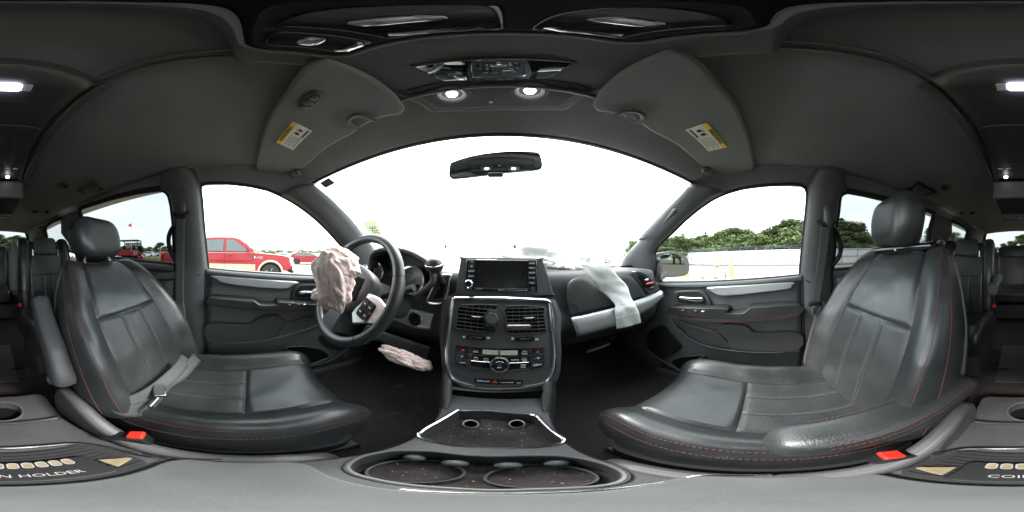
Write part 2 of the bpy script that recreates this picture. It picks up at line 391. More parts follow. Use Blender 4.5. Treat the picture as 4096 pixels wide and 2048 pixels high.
# outer roof skin so the roof is not a paper sheet from outside
b = MB(); rows = []
for i in range(17):
    x = -.80 + 1.6*i/16; rows.append([V((x, y, 1.68 - .16*(abs(x)/.8)**3 - max(0, y - .05)*.25 - .03*max(0, -1.8 - y))) for y in fcut(.40 - .2*x*x, -2.9, 24)])
b.loft(rows, ring=False); struct(b.obj('roof', 'paint_white', solid=.004))
wsT = {}; ACURVE = {}
for s, fw, sd, qu, nm in ((-1, fwL, sdL, quL, 'driver'), (1, fwR, sdR, quR, 'passenger')):
    # headliner edge, front to back
    H = [V((s*XE, y, HL(XE, y))) for y in fcut(hdy(XE), -2.72, 60)]
    # top edge of the glass line front to back
    if s < 0:
        atop = zl('P', [(535,940),(600,1010),(700,1110),(860,1280)], onX, -.64); ws = [onX('B', 1180,290,-.625)] + [onX('B', x, y, X) for x, y, X in ((1340,420,-.65),(1480,560,-.68),(1600,700,-.71),(1720,860,-.735))]
    else:
        ws = [onX('E', x, y, X) for x, y, X in ((452,190,.625),(370,290,.645),(200,460,.68),(0,670,.71))] + [onX('D', x, y, X) for x, y, X in ((1200,240,.725),(1050,410,.735))]
    wsT[s] = ws
    # front window top edge: indices 5.. ; the part next to the headliner and the part along the A pillar
    ft = fw[4:]                      # from rear top corner forwards and down
    k = min(range(len(ft)), key=lambda i: abs(ft[i].y - .16))
    # roof rail = headliner edge to window tops
    top = [V((s*sideX(ws[0].z), ws[0].y + .02, ws[0].z)) ] if False else []
    top = [ws[0]] + [q for q in reversed(ft[1:k+1])]
    fr_sd = [q for q in sd[3:10]]
    top += [V((s*(abs(q.x)), q.y, q.z)) for q in fr_sd]
    top += [qu[0], qu[1], qu[2]]
    top += [V((s*.60, -2.6, 1.44))]
    n = 80
    Tt = resample(top, n); Hh = resample(H, n)
    # match by y
    def at_y(P, y):
        for a, c in zip(P, P[1:]):
            if (a.y - y)*(c.y - y) <= 0 and a.y != c.y: return a.lerp(c, (y - a.y)/(c.y - a.y))
        return P[0] if y > P[0].y else P[-1]
    Hm = [at_y(H, q.y) for q in Tt]
    b = MB(); b.strip(Hm, Tt, 6, V((s*.018, 0, .006)))
    rail = b.obj('ceiling_side', 'headliner', solid=.004); struct(rail)
    ACURVE[s] = [q for q in ft[k:]]
# ---- pillars
def pillar(nm, label, a, c, s, bulge, matn='trim_plastic', n=24, k=8, th=.01):
    b = MB(); b.strip(resample(a, n), resample(c, n), k, V((-s*bulge, 0, 0)))
    base = min(a + c, key=lambda q: q.z)
    t = thing(nm, label, 'pillar', (base.x, base.y, base.z))
    o = b.obj('trim_panel', matn, t, solid=th); return t
PIL = {}
for s, fw, sd, qu, nm in ((-1, fwL, sdL, quL, 'driver'), (1, fwR, sdR, quR, 'passenger')):
    side = 'behind the steering wheel side' if s < 0 else 'beside the folded white airbag'
    ap = wsT[s]; ac = ACURVE[s]
    a_end = V((s*.75, .86, 1.06)); ap2 = ap + [a_end]
    ac2 = [q for q in ac if q.z > 1.12] + [V((s*.79, .58, 1.06))]
    t = pillar('windshield_pillar', 'grey windshield pillar with grab handle on the passenger side' if s > 0 else 'grey windshield pillar left of the steering wheel', ap2, ac2, s, .03)
    PIL['a', s] = t
    # sail panel between pillar and window
    b = MB(); b.prism([V((s*.792, .57, 1.16)), V((s*.792, .70, 1.02)), V((s*.792, .55, .99)), V((s*.775, .545, 1.15))], V((s*.012, 0, 0)))
    b.obj('corner_panel', 'plastic', t, bevel=.003)
    # B pillar
    a = [q + V((0, 0, .0)) for q in fw[:6]]; c = sd[:6]
    a = [V((s*.80, fw[0].y - .0, .45))] + a; c = [V((s*.80, sd[0].y, .45))] + c
    a.append(V((s*(sideX(1.53) - .02), fw[5].y - .02, 1.53))); c.append(V((s*(sideX(1.53) - .02), sd[5].y + .04, 1.53)))
    t = pillar('door_pillar', ('grey pillar between front and sliding door on the driver side' if s < 0 else 'grey pillar behind the passenger door with the seat belt guide'), a, c, s, .045, n=40)
    PIL['b', s] = t
    if s < 0: seam = [onS('B', x, y, s, .046) for x, y in ((150,1088),(190,1086),(225,1065))]
    else: seam = [onS('E', x, y, s, .046) for x, y in ((1500,1035),(1470,1028),(1447,1008))]
    b = MB(); b.tube(seam, .0025, 6); b.obj('seam', 'black', t)
    # oval plug
    p = onS('F', 125, 310, 1, .05) if s > 0 else onS('B', 60, 330, -1, .05)
    b = MB(); b.ball(p, (.006, .024, .014), 16, 8, 1); b.obj('plug', 'trim_plastic', t)
    # C pillar between sliding window and quarter window
    a = [sd[10], sd[11], sd[12], V((s*.80, sd[12].y - .05, 1.0))]; c = [qu[0], V((s*abs(qu[0].x) , qu[0].y - .01, 1.35)), qu[7], V((s*.80, qu[7].y, 1.0))]
    t = pillar('rear_pillar', ('grey trim pillar ahead of the driver side rear quarter window' if s < 0 else 'grey trim pillar ahead of the passenger side rear quarter window'), a, c, s, .035)
    # D pillar: quarter window to back glass
    a = [qu[2], qu[3], qu[4], qu[5], qu[6]]; c = [V((s*.55, -2.74, 1.53)), V((s*.60, -2.76, 1.46)), V((s*.61, -2.78, 1.38)), V((s*.62, -2.80, 1.3)), V((s*.62, -2.80, 1.12))]
    t = pillar('tail_pillar', ('wide grey trim panel left of the rear window' if s > 0 else 'wide grey trim panel behind the driver side quarter window'), a, c, s, .04)
    # lower side wall behind the doors
    b = MB(); b.strip(resample([V((s*.80, sd[0].y, 1.05)), V((s*.80, -1.5, 1.10)), V((s*.79, -2.3, 1.16)), V((s*.62, -2.8, 1.16))], 20),
                      resample([V((s*.78, sd[0].y, .34)), V((s*.78, -1.5, .34)), V((s*.78, -2.3, .34)), V((s*.62, -2.8, .34))], 20), 8, V((-s*.02, 0, 0)))
    struct(b.obj('wall', 'plastic', solid=.01))
    # window glass
    for nmw, out_, mt, lab in (('front_window_glass', fw, 'window_glass', 'front door'), ('slide_window_glass', sd, 'tint_glass', 'sliding door'), ('quarter_window_glass', qu, 'tint_glass', 'rear quarter')):
        o2 = [V((s*(abs(q.x) + .006), q.y, q.z)) for q in out_]
        b = MB(); b.prism(o2, V((s*.004, 0, 0)))
        g = b.obj('window', mt, smooth=False)
        b = MB(); b.tube([V((q.x - s*(.004 if lab != 'front door' else 0), q.y, q.z + (.006 if lab != 'front door' and q.z > 1.3 else 0))) for q in resample(out_, 90, True)], .007 if lab == 'front door' else .014, 8, True, 1.3); b.obj('seal', 'rubber', g)
        which = 'driver side' if s < 0 else 'passenger side'
        seen = {'front door': ('with the red pickup truck behind it' if s < 0 else 'with the white fence and mirror behind it'), 'sliding door': ('with the red utility cart behind it' if s < 0 else 'beside the passenger headrest'), 'rear quarter': 'near the back row'}[lab]
        tag(g, f'{which} {lab} window pane {seen}', 'window')
# header strip (dark frit band along the windshield top) and windshield
top = [V((x, hdy(x) + .004, HL(x, hdy(x)) - .004)) for x in fcut(-.625, .625, 30)]
WSB = lambda x: V((x, 1.16 - .42*(abs(x)/.75)**2.2, 1.07))
def wsp(u, t):        # windshield surface: u -1..1, t 0 top .. 1 bottom
    xt = .625*u; a = V((xt, hdy(xt) + .012, 1.535 - .15*xt*xt)); c = WSB(.745*u)
    p = a.lerp(c, t); return p + V((0, .04, .05))*math.sin(math.pi*t)*(1 - abs(u)**2)*.8
b = MB(); b.loft([[wsp(-1 + 2*i/30, j/20) for j in range(21)] for i in range(31)], ring=False)
ws = b.obj('windshield', 'windshield_glass'); tag(ws, 'large curved windshield above the dashboard', 'windshield')
b = MB(); b.tube(top, .010, 8, flat=.6); b.obj('frit_band', 'black', ws)
def onW(k, x, y):     # closest windshield point to a pixel ray
    d = ray(k, x, y); best = None
    for i in range(0, 81):
        for j in range(0, 61):
            p = wsp(-1 + i/40, j/60); q = p - CAM; t = q.dot(d); e = (q - d*t).length
            if best is None or e < best[0]: best = (e, t)
    return CAM + d*(best[1] - .006)
# rear hatch: frame and glass
b = MB(); o = [V((x*.56, -2.78, 1.36 + z)) for x, z in rrect(2, .34, .06, 5)]
o = [V((.57*x, -2.79 - .1*(1.53 - z), z)) for x, z in [(-1,1.17),(-1,1.42),(-.96,1.50),(-.88,1.54),(0,1.555),(.88,1.54),(.96,1.50),(1,1.42),(1,1.17)]]
g = MB().prism(o, V((0, -.004, 0))).obj('window', 'tint_glass', smooth=False); tag(g, 'wide back window at the tail of the van', 'window')
MB().tube(resample(o, 60, True), .012, 8, True).obj('seal', 'rubber', g)
b = MB(); b.strip(resample([V((-.60,-2.74,1.50)), V((0,-2.74,1.535)), V((.60,-2.74,1.50))], 20), resample([V((-.56,-2.79,1.52)), V((0,-2.79,1.56)), V((.56,-2.79,1.52))], 20), 4)
b.add([(-.64,-2.81,1.18),(.64,-2.81,1.18),(.64,-2.81,.34),(-.64,-2.81,.34)], [(0,1,2,3)])
for s in (-1, 1): b.add([(s*.55,-2.785,1.16),(s*.64,-2.80,1.16),(s*.64,-2.76,1.56),(s*.55,-2.76,1.56)], [(0,1,2,3)])
t = thing('tailgate', 'grey inside of the tailgate behind the third row', 'tailgate', (0, -2.8, .35)); b.obj('trim_panel', 'plastic', t, solid=.01)
# floor
b = MB(); b.loft([[V((x, y, .355 + .006*noise.noise(V((x*9, y*9, 0))) + (.12 if y > .95 else 0) + max(0, y - .62)*.45)) for y in fcut(1.2, -2.85, 90)] for x in fcut(-.82, .82, 40)], ring=False)
fl = struct(b.obj('floor', 'carpet_dirty'))
b = MB(); b.add([(-.82,1.05,.45),(.82,1.05,.45),(.82,1.2,1.06),(-.82,1.2,1.06)], [(0,1,2,3)]); struct(b.obj('firewall', 'carpet', solid=.01))
for s in (-1, 1):
    b = MB(); b.strip(resample([V((s*.80, .54, 1.03)), V((s*.79, .8, 1.06)), V((s*.77, 1.2, 1.07))], 12), resample([V((s*.79, .54, .34)), V((s*.79, .8, .34)), V((s*.77, 1.2, .34))], 12), 4)
    struct(b.obj('wall', 'plastic', solid=.01))
# stow bin covers in the floor behind the front seats
for s in (-1, 1):
    o = MB().prism([V((s*.28 + x, -.98 + y, .362)) for x, y in rrect(.42, .34, .03)], V((0, 0, .008))).obj('floor_hatch', 'carpet', bevel=.003)
    tag(o, 'dark floor bin cover behind the ' + ('driver seat' if s < 0 else 'passenger seat'), 'floor hatch')
    MB().box((s*.12, -.90, .374), (.09, .012, .006)).obj('latch', 'black', o)
o = MB().box((.02, -1.0, .367), (.24, .46, .012)).obj('floor_strip', 'plastic_smooth', bevel=.004); tag(o, 'grey floor strip between the middle row seats', 'floor trim')
# ================================================================ FRONT DOORS
def plate(k, pts, s, X, th, name, matn, parent, bevel=.003, n=0, smooth_pts=0):
    p = zl(k, pts, onX, s*X)
    if smooth_pts: p = cat(p, smooth_pts, True)
    return MB().prism(p, V((s*th, 0, 0))).obj(name, matn, parent, bevel=bevel)
for s, fw in ((-1, fwL), (1, fwR)):
    Z = 'U' if s < 0 else 'T'
    t = thing('front_door', ('driver door with silver trim strip left of the steering wheel' if s < 0 else 'passenger door with chrome handle and red stitched armrest'), 'car door', (s*.78, .2, .4))
    yb = fw[0].y + .004
    bl = [fw[0], V((s*.80, .2, (fw[0].z + fw[-1].z)/2)), fw[-1]]
    # inner panel: belt down to sill, gently crowned towards the cabin
    rows = []
    for i in range(29):
        y = yb + (.66 - yb)*i/28; zb = fw[0].z + (fw[-1].z - fw[0].z)*i/28
        rows.append([V((s*(.80 - .022*math.sin(math.pi*min(1, q*1.15)) - (.012 if .02 < q < .06 else 0)), y, zb - .004 - q*(zb - .40))) for q in [0, .012, .025, .05, .09, .15, .25, .4, .6, .8, 1]])
    b = MB(); b.loft(rows, ring=False); b.obj('panel', 'trim_plastic', t, solid=.008)
    # belt ledge
    b = MB(); b.tube([fw[0] + V((-s*.016, .0, -.014)), fw[0].lerp(fw[-1], .5) + V((-s*.018, 0, -.014)), fw[-1] + V((-s*.016, 0, -.014))], .017, 10, flat=.9); b.obj('belt_rail', 'trim_plastic', t)
    if s < 0:
        silver = [(205,138),(1028,195),(1005,240),(950,268),(860,272),(640,258),(420,235),(270,208),(225,175)]
        arm = [(122,385),(180,362),(560,395),(620,402),(680,440),(850,438),(868,405),(1230,430),(1330,470),(1300,500),(900,505),(500,482),(122,432)]
        st1 = [(122,432),(300,460),(500,482),(700,500),(900,505),(1200,492)]
        pocket = [(125,632),(540,642),(620,602),(720,558),(860,553),(912,590),(945,620),(870,692),(815,772),(480,822),(125,805)]
        insert = [(960,622),(1230,560),(1290,640),(1180,700),(1000,755),(830,772),(880,692)]
        crease = [(122,806),(300,826),(500,826),(700,802),(900,762),(1080,712),(1260,645),(1330,600)]
        bez = [(1000,350),(1010,300),(1040,255),(1090,228),(1200,222),(1290,240),(1300,360),(1020,378)]
        hand = [(1082,300),(1180,296),(1280,310),(1280,332),(1180,326),(1085,330)]
        grille = [(1285,760),(1400,720),(1560,740),(1625,800),(1580,860),(1500,912),(1380,890),(1300,830)]
        low = [(930,885),(1060,862),(1180,868),(1290,890),(1370,940),(1382,975),(1300,1010),(1130,1058),(1060,960)]
        sw = [[(925,405),(1005,410),(1020,452),(945,450)], [(1030,408),(1095,410),(1105,446),(1048,446)], [(1100,408),(1140,410),(1152,440),(1112,444)], [(1150,412),(1215,416),(1222,436),(1160,438)]]
        pin = (245,100); tag_ = [(715,560),(805,556),(795,568),(725,570)]
    else:
        silver = [(852,386),(1300,360),(1732,335),(1718,372),(1690,404),(1400,440),(1100,470),(1000,474),(940,460),(890,430)]
        arm = [(436,640),(445,600),(530,592),(1020,605),(1035,640),(1060,655),(1210,655),(1290,602),(1340,594),(1800,565),(1800,665),(1400,705),(1100,716),(900,712),(640,690),(460,662)]
        st1 = [(445,650),(600,690),(760,704),(900,712),(1100,716),(1300,708),(1500,694),(1800,655)]
        pocket = [(935,835),(968,800),(1010,776),(1200,780),(1280,810),(1370,862),(1800,856),(1800,1028),(1400,1045),(1112,1022),(1050,920),(1000,880)]
        insert = [(540,735),(700,780),(925,836),(990,890),(1040,935),(1098,1018),(860,984),(690,915),(600,830)]
        crease = [(478,705),(520,780),(590,850),(680,920),(850,992),(1100,1035),(1400,1054),(1800,1036)]
        bez = [(495,500),(498,450),(525,425),(600,418),(760,416),(820,440),(860,490),(884,550),(870,575),(760,572),(560,560),(520,545)]
        hand = [(560,484),(640,488),(720,492),(796,490),(802,526),(740,530),(660,520),(572,508)]
        grille = [(215,900),(260,830),(360,780),(420,790),(480,860),(540,930),(580,985),(560,1030),(400,1120),(320,1110),(230,1000)]
        low = [(470,1160),(520,1120),(620,1096),(830,1085),(720,1140),(640,1200),(590,1245),(530,1215)]
        sw = [[(525,598),(680,606),(665,634),(535,618)], [(690,608),(768,612),(765,634),(700,630)], [(776,612),(838,614),(825,640),(780,638)], []]
        pin = (1690,300); tag_ = [(1090,776),(1185,778),(1180,790),(1105,788)]
    plate(Z, silver, s, .760, .02, 'trim_strip', 'satin', t, .006, smooth_pts=3)
    # armrest body, rounded, padded
    pa = cat(zl(Z, arm, onX, s*.705), 2, True)
    ao = MB().prism(pa, V((s*.085, 0, 0))).obj('armrest', 'leather', t, bevel=.016, seg=4)
    for dz in (-.006, -.013):
        MB().tube([q + V((-s*.003, 0, dz + .004)) for q in cat(zl(Z, st1, onX, s*.705), 4)], .0008, 5).obj('stitching', 'red_stitch_dull', ao)
    po = plate(Z, pocket, s, .745, .04, 'pocket_panel', 'plastic_smooth', t, .010, smooth_pts=3)
    plate(Z, tag_, s, .742, .01, 'reflector', 'plastic', po, .001)
    plate(Z, insert, s, .757, .02, 'insert_panel', 'plastic', t, .006, smooth_pts=3)
    MB().tube(cat(zl(Z, crease, onX, s*.752), 5), .005, 8).obj('crease_trim', 'lid_plastic', t)
    bz = plate(Z, bez, s, .766, .012, 'handle_bezel', 'plastic_smooth', t, .005, smooth_pts=3)
    c = sum((onX(Z, x, y, s*.764) for x, y in bez), V())/len(bez)
    MB().prism([c + (onX(Z, x, y, s*.764) - c)*.8 for x, y in bez], V((s*.004, 0, 0))).obj('handle_recess', 'black', bz)
    plate(Z, hand, s, .748, .014, 'door_handle', 'chrome', t, .004, smooth_pts=2)
    gr = plate(Z, grille, s, .768, .012, 'speaker_grille', 'black', t, .004, smooth_pts=3)
    plate(Z, low, s, .764, .01, 'door_pocket', 'void', t, .002, smooth_pts=3)
    lp = cat(zl(Z, low, onX, s*.762), 3, True); MB().tube(lp, .0045, 6, True).obj('pocket_rim', 'trim_plastic', t)
    if s > 0: loin = [(212,930),(225,1000),(300,1080),(420,1160),(540,1230),(640,1290)]
    else: loin = [(1640,790),(1600,860),(1500,940),(1390,1010),(1260,1050),(1130,1078)]
    MB().tube(cat(zl(Z, loin, onX, s*.765), 4), .004, 6).obj('lower_trim', 'trim_plastic', t)
    for i, q in enumerate(sw):
        if not q: continue
        b = MB().prism(zl(Z, q, onX, s*.708), V((s*.01, 0, -.0)))
        b.obj('switch_plate', 'piano' if i != 2 else 'plastic_smooth', ao, bevel=.001)
        c = sum(zl(Z, q, onX, s*.703), V())/len(q); MB().ball(c + V((0, 0, -.003)), (.006, .008, .003), 10, 6).obj('switch', 'satin' if i == 2 else 'plastic_smooth', ao)
    p = onX(Z, pin[0], pin[1], s*.785)
    b = MB(); b.cyl(p - V((0, 0, .008)), p + V((0, 0, .012)), .005, 10); b.lathe([(.014, 0), (.014, .003), (.008, .004)], p - V((0, 0, .01)), (0, 0, 1), 14); b.obj('lock_pin', 'chrome', t)
    # sill and outer skin
    MB().box((s*.80, .2, .385), (.06, .95, .05)).obj('sill', 'plastic', t, bevel=.01)
    b = MB(); b.strip([fw[0] + V((s*.07, 0, 0)), fw[-1] + V((s*.07, .1, 0))], [V((s*.92, yb, .30)), V((s*.92, .70, .30))], 6, V((s*.03, 0, 0))); b.obj('outer_skin', 'paint_white', t, solid=.004)
    # door gap strip next to the B pillar
    b = MB(); b.tube([fw[0] + V((-s*.012, -.012, .0)), V((s*.785, yb - .012, .75)), V((s*.785, yb - .012, .42))], .014, 8); b.obj('door_gasket', 'rubber', t)
# ================================================================ SLIDING DOORS
for s, sd in ((-1, sdL), (1, sdR)):
    t = thing('sliding_door', ('driver side sliding door behind the seat belt' if s < 0 else 'passenger side sliding door beyond the passenger seat'), 'car door', (s*.78, -.9, .4))
    b = MB(); e0, e1 = sd[0] + V((-s*.01, 0, -.02)), sd[12] + V((-s*.01, -.05, -.02))
    b.tube([e0, e0.lerp(e1, .5), e1], .024, 12, flat=.9); b.obj('belt_rail', 'lid_plastic', t)
    b = MB(); b.strip(resample([e0 + V((0, 0, -.02)), e1 + V((0, 0, -.02))], 14), resample([V((s*.78, e0.y, .42)), V((s*.78, e1.y, .42))], 14), 8, V((-s*.03, 0, 0))); b.obj('panel', 'plastic', t, solid=.01)
    if s < 0: o = zl('A', [(1290,1150),(1310,1090),(1350,1062),(1420,1058),(1500,1060),(1500,1110),(1420,1118),(1350,1118)], onX, -.73)
    else: o = [V((.73, p.y, p.z)) for p in zl('A', [(1290,1150),(1310,1090),(1350,1062),(1420,1058),(1500,1060),(1500,1110),(1420,1118),(1350,1118)], onX, -.73)]
    MB().prism(cat(o, 2, True), V((s*.05, 0, 0))).obj('armrest', 'trim_plastic', t, bevel=.008)
    y0 = e0.y - .12
    MB().box((s*.735, y0, .86), (.03, .12, .018)).obj('door_handle', 'plastic_smooth', t, bevel=.006)
    MB().box((s*.74, y0 + .01, .80), (.03, .05, .12)).obj('latch_housing', 'black', t, bevel=.008)
    b = MB(); b.strip([sd[0] + V((s*.07, 0, 0)), sd[12] + V((s*.07, -.05, 0))], [V((s*.92, sd[0].y, .30)), V((s*.92, -1.35, .30))], 6, V((s*.03, 0, 0))); b.obj('outer_skin', 'paint_white', t, solid=.004)
    # pull loop on the pillar edge of the sliding door
    if s < 0: lp = zl('A', [(1512,640),(1475,680),(1450,740),(1448,800),(1462,860),(1490,920),(1512,960)], onS, -1, .03)
    else: lp = zl('F', [(98,660),(140,690),(172,750),(188,820),(180,890),(150,950),(100,1005)], onS, 1, .03)
    MB().tube(cat(lp, 5), .012, 10).obj('pull_handle', 'black', t)
# ================================================================ SEAT BELTS on the pillars
def belt(pts, w, name, matn, parent, nrm):
    p = cat(pts, 6); b = MB(); rows = []
    for i in range(len(p)):
        tng = (p[min(i+1, len(p)-1)] - p[max(i-1, 0)]).normalized(); sd_ = tng.cross(V(nrm)).normalized()
        rows.append([p[i] + sd_*(w*f) for f in (-.5, -.25, 0, .25, .5)])
    b.loft(rows, ring=False); return b.obj(name, matn, parent, solid=.0018)
t = thing('seat_belt', 'grey seat belt hanging down the driver side pillar to the seat', 'seat belt', (-.74, -.3, .6))
g = [onS('A', 1555, y, -1, .085) for y in (575,)][0]
pts = [onS('B', 42, 570, -1, .075), onS('B', 40, 900, -1, .085), onS('B', 38, 1288, -1, .10)] + [onX('G', 1550, 200, -.69), onX('G', 1560, 480, -.67), onX('G', 1530, 640, -.63)]
belt(pts, .046, 'webbing', 'webbing', t, (1, .25, 0))
for k in (0,):
    p = onS('B', 52, 560, -1, .07)
    b = MB(); b.tube([p + V((0, -.035, .012)), p + V((.004, -.02, -.006)), p + V((.004, .02, -.006)), p + V((0, .035, .012))], .010, 10); b.obj('guide_loop', 'black', t)
    MB().ball(p + V((-.01, 0, .055)), (.014, .022, .055), 14, 10, .7).obj('height_adjuster', 'plastic_smooth', t)
# lap belt lying across the driver cushion
t2 = thing('lap_belt', 'loose grey lap belt lying across the driver seat cushion', 'seat belt', (-.45, -.24, .66))
def SB(x, y, z): return onZ('G', x, y, z)
pts = [SB(1600,600,.735), SB(1540,690,.725), SB(1440,790,.715), SB(1290,910,.71), SB(1130,985,.705), SB(1030,1020,.70), SB(1100,1055,.69), SB(1200,1050,.685), SB(1300,970,.69), SB(1420,830,.70), SB(1560,740,.705), SB(1690,600,.72)]
belt(pts, .044, 'webbing', 'webbing', t2, (.3, .9, .9))
p = SB(1370,890,.72); MB().box(p, (.05, .03, .012), Matrix.Rotation(R(35), 3, 'Z')).obj('latch_tongue', 'steel', t2, bevel=.003)
p = SB(1310,985,.715); MB().tube([p + V((-.02, 0, 0)), p + V((.02, .006, 0)), p + V((.024, .02, .002))], .005, 8).obj('stop_button', 'steel', t2)
t = thing('seat_belt', 'dark ribbed seat belt hanging beside the passenger seat with chrome tongue', 'seat belt', (.74, -.3, .6))
pts = [onS('E', x, y, 1, .085) for x, y in ((1620,545),(1590,800),(1555,1050),(1530,1200))]
belt(pts, .046, 'webbing', 'webbing', t, (1, -.25, 0))
p = onS('E', 1625, 530, 1, .08)
MB().tube([p + V((0, -.038, .014)), p + V((-.004, -.022, -.004)), p + V((-.004, .022, -.004)), p + V((0, .038, .014))], .010, 10).obj('guide_loop', 'black', t)
MB().ball(onS('E', 1640, 455, 1, .07), (.016, .022, .055), 14, 10, .7).obj('height_adjuster', 'plastic_smooth', t)
p = onS('E', 1525, 1215, 1, .10)
MB().box(p, (.012, .062, .022)).obj('tongue_cover', 'black', t, bevel=.004)
MB().box(p + V((0, 0, -.028)), (.006, .03, .04)).obj('latch_tongue', 'chrome', t, bevel=.003)
belt([p + V((-.002, 0, -.04)), onX('M', 20, 160, .70), onX('v', 2035, 900, .69), onX('v', 2050, 935, .64)], .046, 'webbing', 'webbing', t, (1, -.3, .1))
# ================================================================ SEATS
PROF = [(-1.0, -.15), (-1.015, -.085), (-1.0, -.03), (-.955, .012), (-.87, .036), (-.76, .034), (-.66, .018), (-.57, .004), (-.50, 0), (-.3, -.003), (0, -.004)]
PROF = PROF + [(-x, h) for x, h in PROF[-2::-1]]
def seatpad(path, wid, bol, cls, seams, xf, parent, nu=110, nv=90, prof=PROF, mats=None, depth=.007, wrinkle=.0015, seed=0, sgn=1):
    """path: side profile (y, z) polyline; wid(v), bol(v): half width and bolster scale; cls(x, v) names the panel."""
    pr = cat([V((x, h, 0)) for x, h in prof], 10); pr = resample(pr, nu)
    P = cat([V((0, y, z)) for y, z in path], 12); L = sum((q - p).length for p, q in zip(P, P[1:])); P = resample(P, nv)
    def S(xv, i, h):
        a, c = P[max(0, i-1)], P[min(nv-1, i+1)]; t = (c - a).normalized(); n = V((0, -t.z, t.y))*sgn
        return P[i] + n*h + V((xv, 0, 0))
    rows = []; tags = []
    for i in range(nv):
        v = i/(nv-1); r = []; tg = []
        for q in pr:
            w_ = wid(v); x = q.x*w_; h = q.y*bol(v) if q.y > 0 else q.y
            g = 0
            for sm in seams:
                if sm[0] == 'u':
                    _, xs, v0, v1, dp, wd = sm
                    if v0 - .004 <= v <= v1 + .004:
                        xx = xs(v) if callable(xs) else xs
                        g = max(g, dp*math.exp(-((abs(q.x) - xx)*w_/wd)**2))
                else:
                    _, vs, x1, dp, wd = sm
                    if abs(q.x) <= x1: g = max(g, dp*math.exp(-((v - (vs + .02*q.x*q.x))*L/wd)**2))
            h -= g
            h += wrinkle*noise.noise(V((x*14 + seed, v*9, seed*3.1)))*2
            r.append(xf @ S(x, i, h)); tg.append((q.x, v))
        rows.append(r); tags.append(tg)
    groups = {}
    for i in range(nv-1):
        for j in range(nu-1):
            x = (tags[i][j][0] + tags[i][j+1][0])/2; v = (tags[i][j][1] + tags[i+1][j][1])/2
            groups.setdefault(cls(x, v), []).append((i, j))
    made = {}
    for nm, cells in groups.items():
        idx = {}; vs = []; fs = []
        def vi(i, j):
            if (i, j) not in idx: idx[(i, j)] = len(vs); vs.append(rows[i][j])
            return idx[(i, j)]
        for i, j in cells: fs.append((vi(i, j), vi(i, j+1), vi(i+1, j+1), vi(i+1, j)))
        me = bpy.data.meshes.new(nm); me.from_pydata([tuple(q) for q in vs], [], fs)
        made[nm] = link(nm.split('|')[0], me, (mats or {}).get(nm.split('|')[0], 'leather'), parent, ang=180)
    def at(xn, v, lift=.001):
        i = min(nv-1, max(0, int(round(v*(nv-1))))); j = min(range(nu), key=lambda k: abs(pr[k].x - xn) + (0 if pr[k].y > -.06 else 5))
        p = rows[i][j]; a = rows[min(nv-1, i+1)][j] - rows[max(0, i-1)][j]; c = rows[i][min(nu-1, j+1)] - rows[i][max(0, j-1)]
        n = c.cross(a); n = n.normalized() if n.length > 0 else V((0, 0, 1))
        return p + n*lift
    return made, at
def stitches(pts, r=.0009, on=.0052, off=.0028, name='stitching', matn='red_stitch', parent=None):
    L = sum((c - a).length for a, c in zip(pts, pts[1:])); n = max(2, int(L/(on + off))); q = resample(pts, n*3 + 1); b = MB()
    for i in range(n): b.tube([q[3*i], q[3*i+1], q[3*i+2]], r, 4)
    return b.obj(name, matn, parent)
def headrest(parent, c, d, tilt, yaw, e=.62, bump=True):
    m = Matrix.Rotation(yaw, 3, 'Z') @ Matrix.Rotation(tilt, 3, 'X'); b = MB(); nu, nv = 48, 28; rings = []
    def sg(x, k): return math.copysign(abs(x)**k, x)
    for i in range(nv+1):
        la = -math.pi/2*.995 + math.pi*.995*i/nv; ring = []
        for j in range(nu):
            lo = 2*math.pi*j/nu; zc = sg(math.sin(la), .55); wdt = 1 - .10*max(0, -zc) - .08*max(0, zc)**2
            x = d[0]*sg(math.cos(la), e)*sg(math.cos(lo), e)*wdt; y = d[1]*sg(math.cos(la), e)*sg(math.sin(lo), .8); z = d[2]*zc
            y += .020*(x/d[0])**2*(1 if y > 0 else .4)
            g = .0035*math.exp(-((abs(x) - d[0]*.80)/.004)**2)
            q = V((x, y, z)); q = q*(1 - g/ max(.02, q.length)); ring.append(V(c) + m @ q)
        rings.append(ring)
    b.loft(rings); o = b.obj('headrest', 'leather', parent, ang=180)
    for sx in (-1, 1):
        pts = []
        for k in range(15):
            zc = -.8 + 1.6*k/14; pts.append(V(c) + m @ V((sx*d[0]*.80*(1 - .05*abs(zc)), d[1]*(1.0 - .25*abs(zc)**3) + .015, d[2]*zc)))
    return o
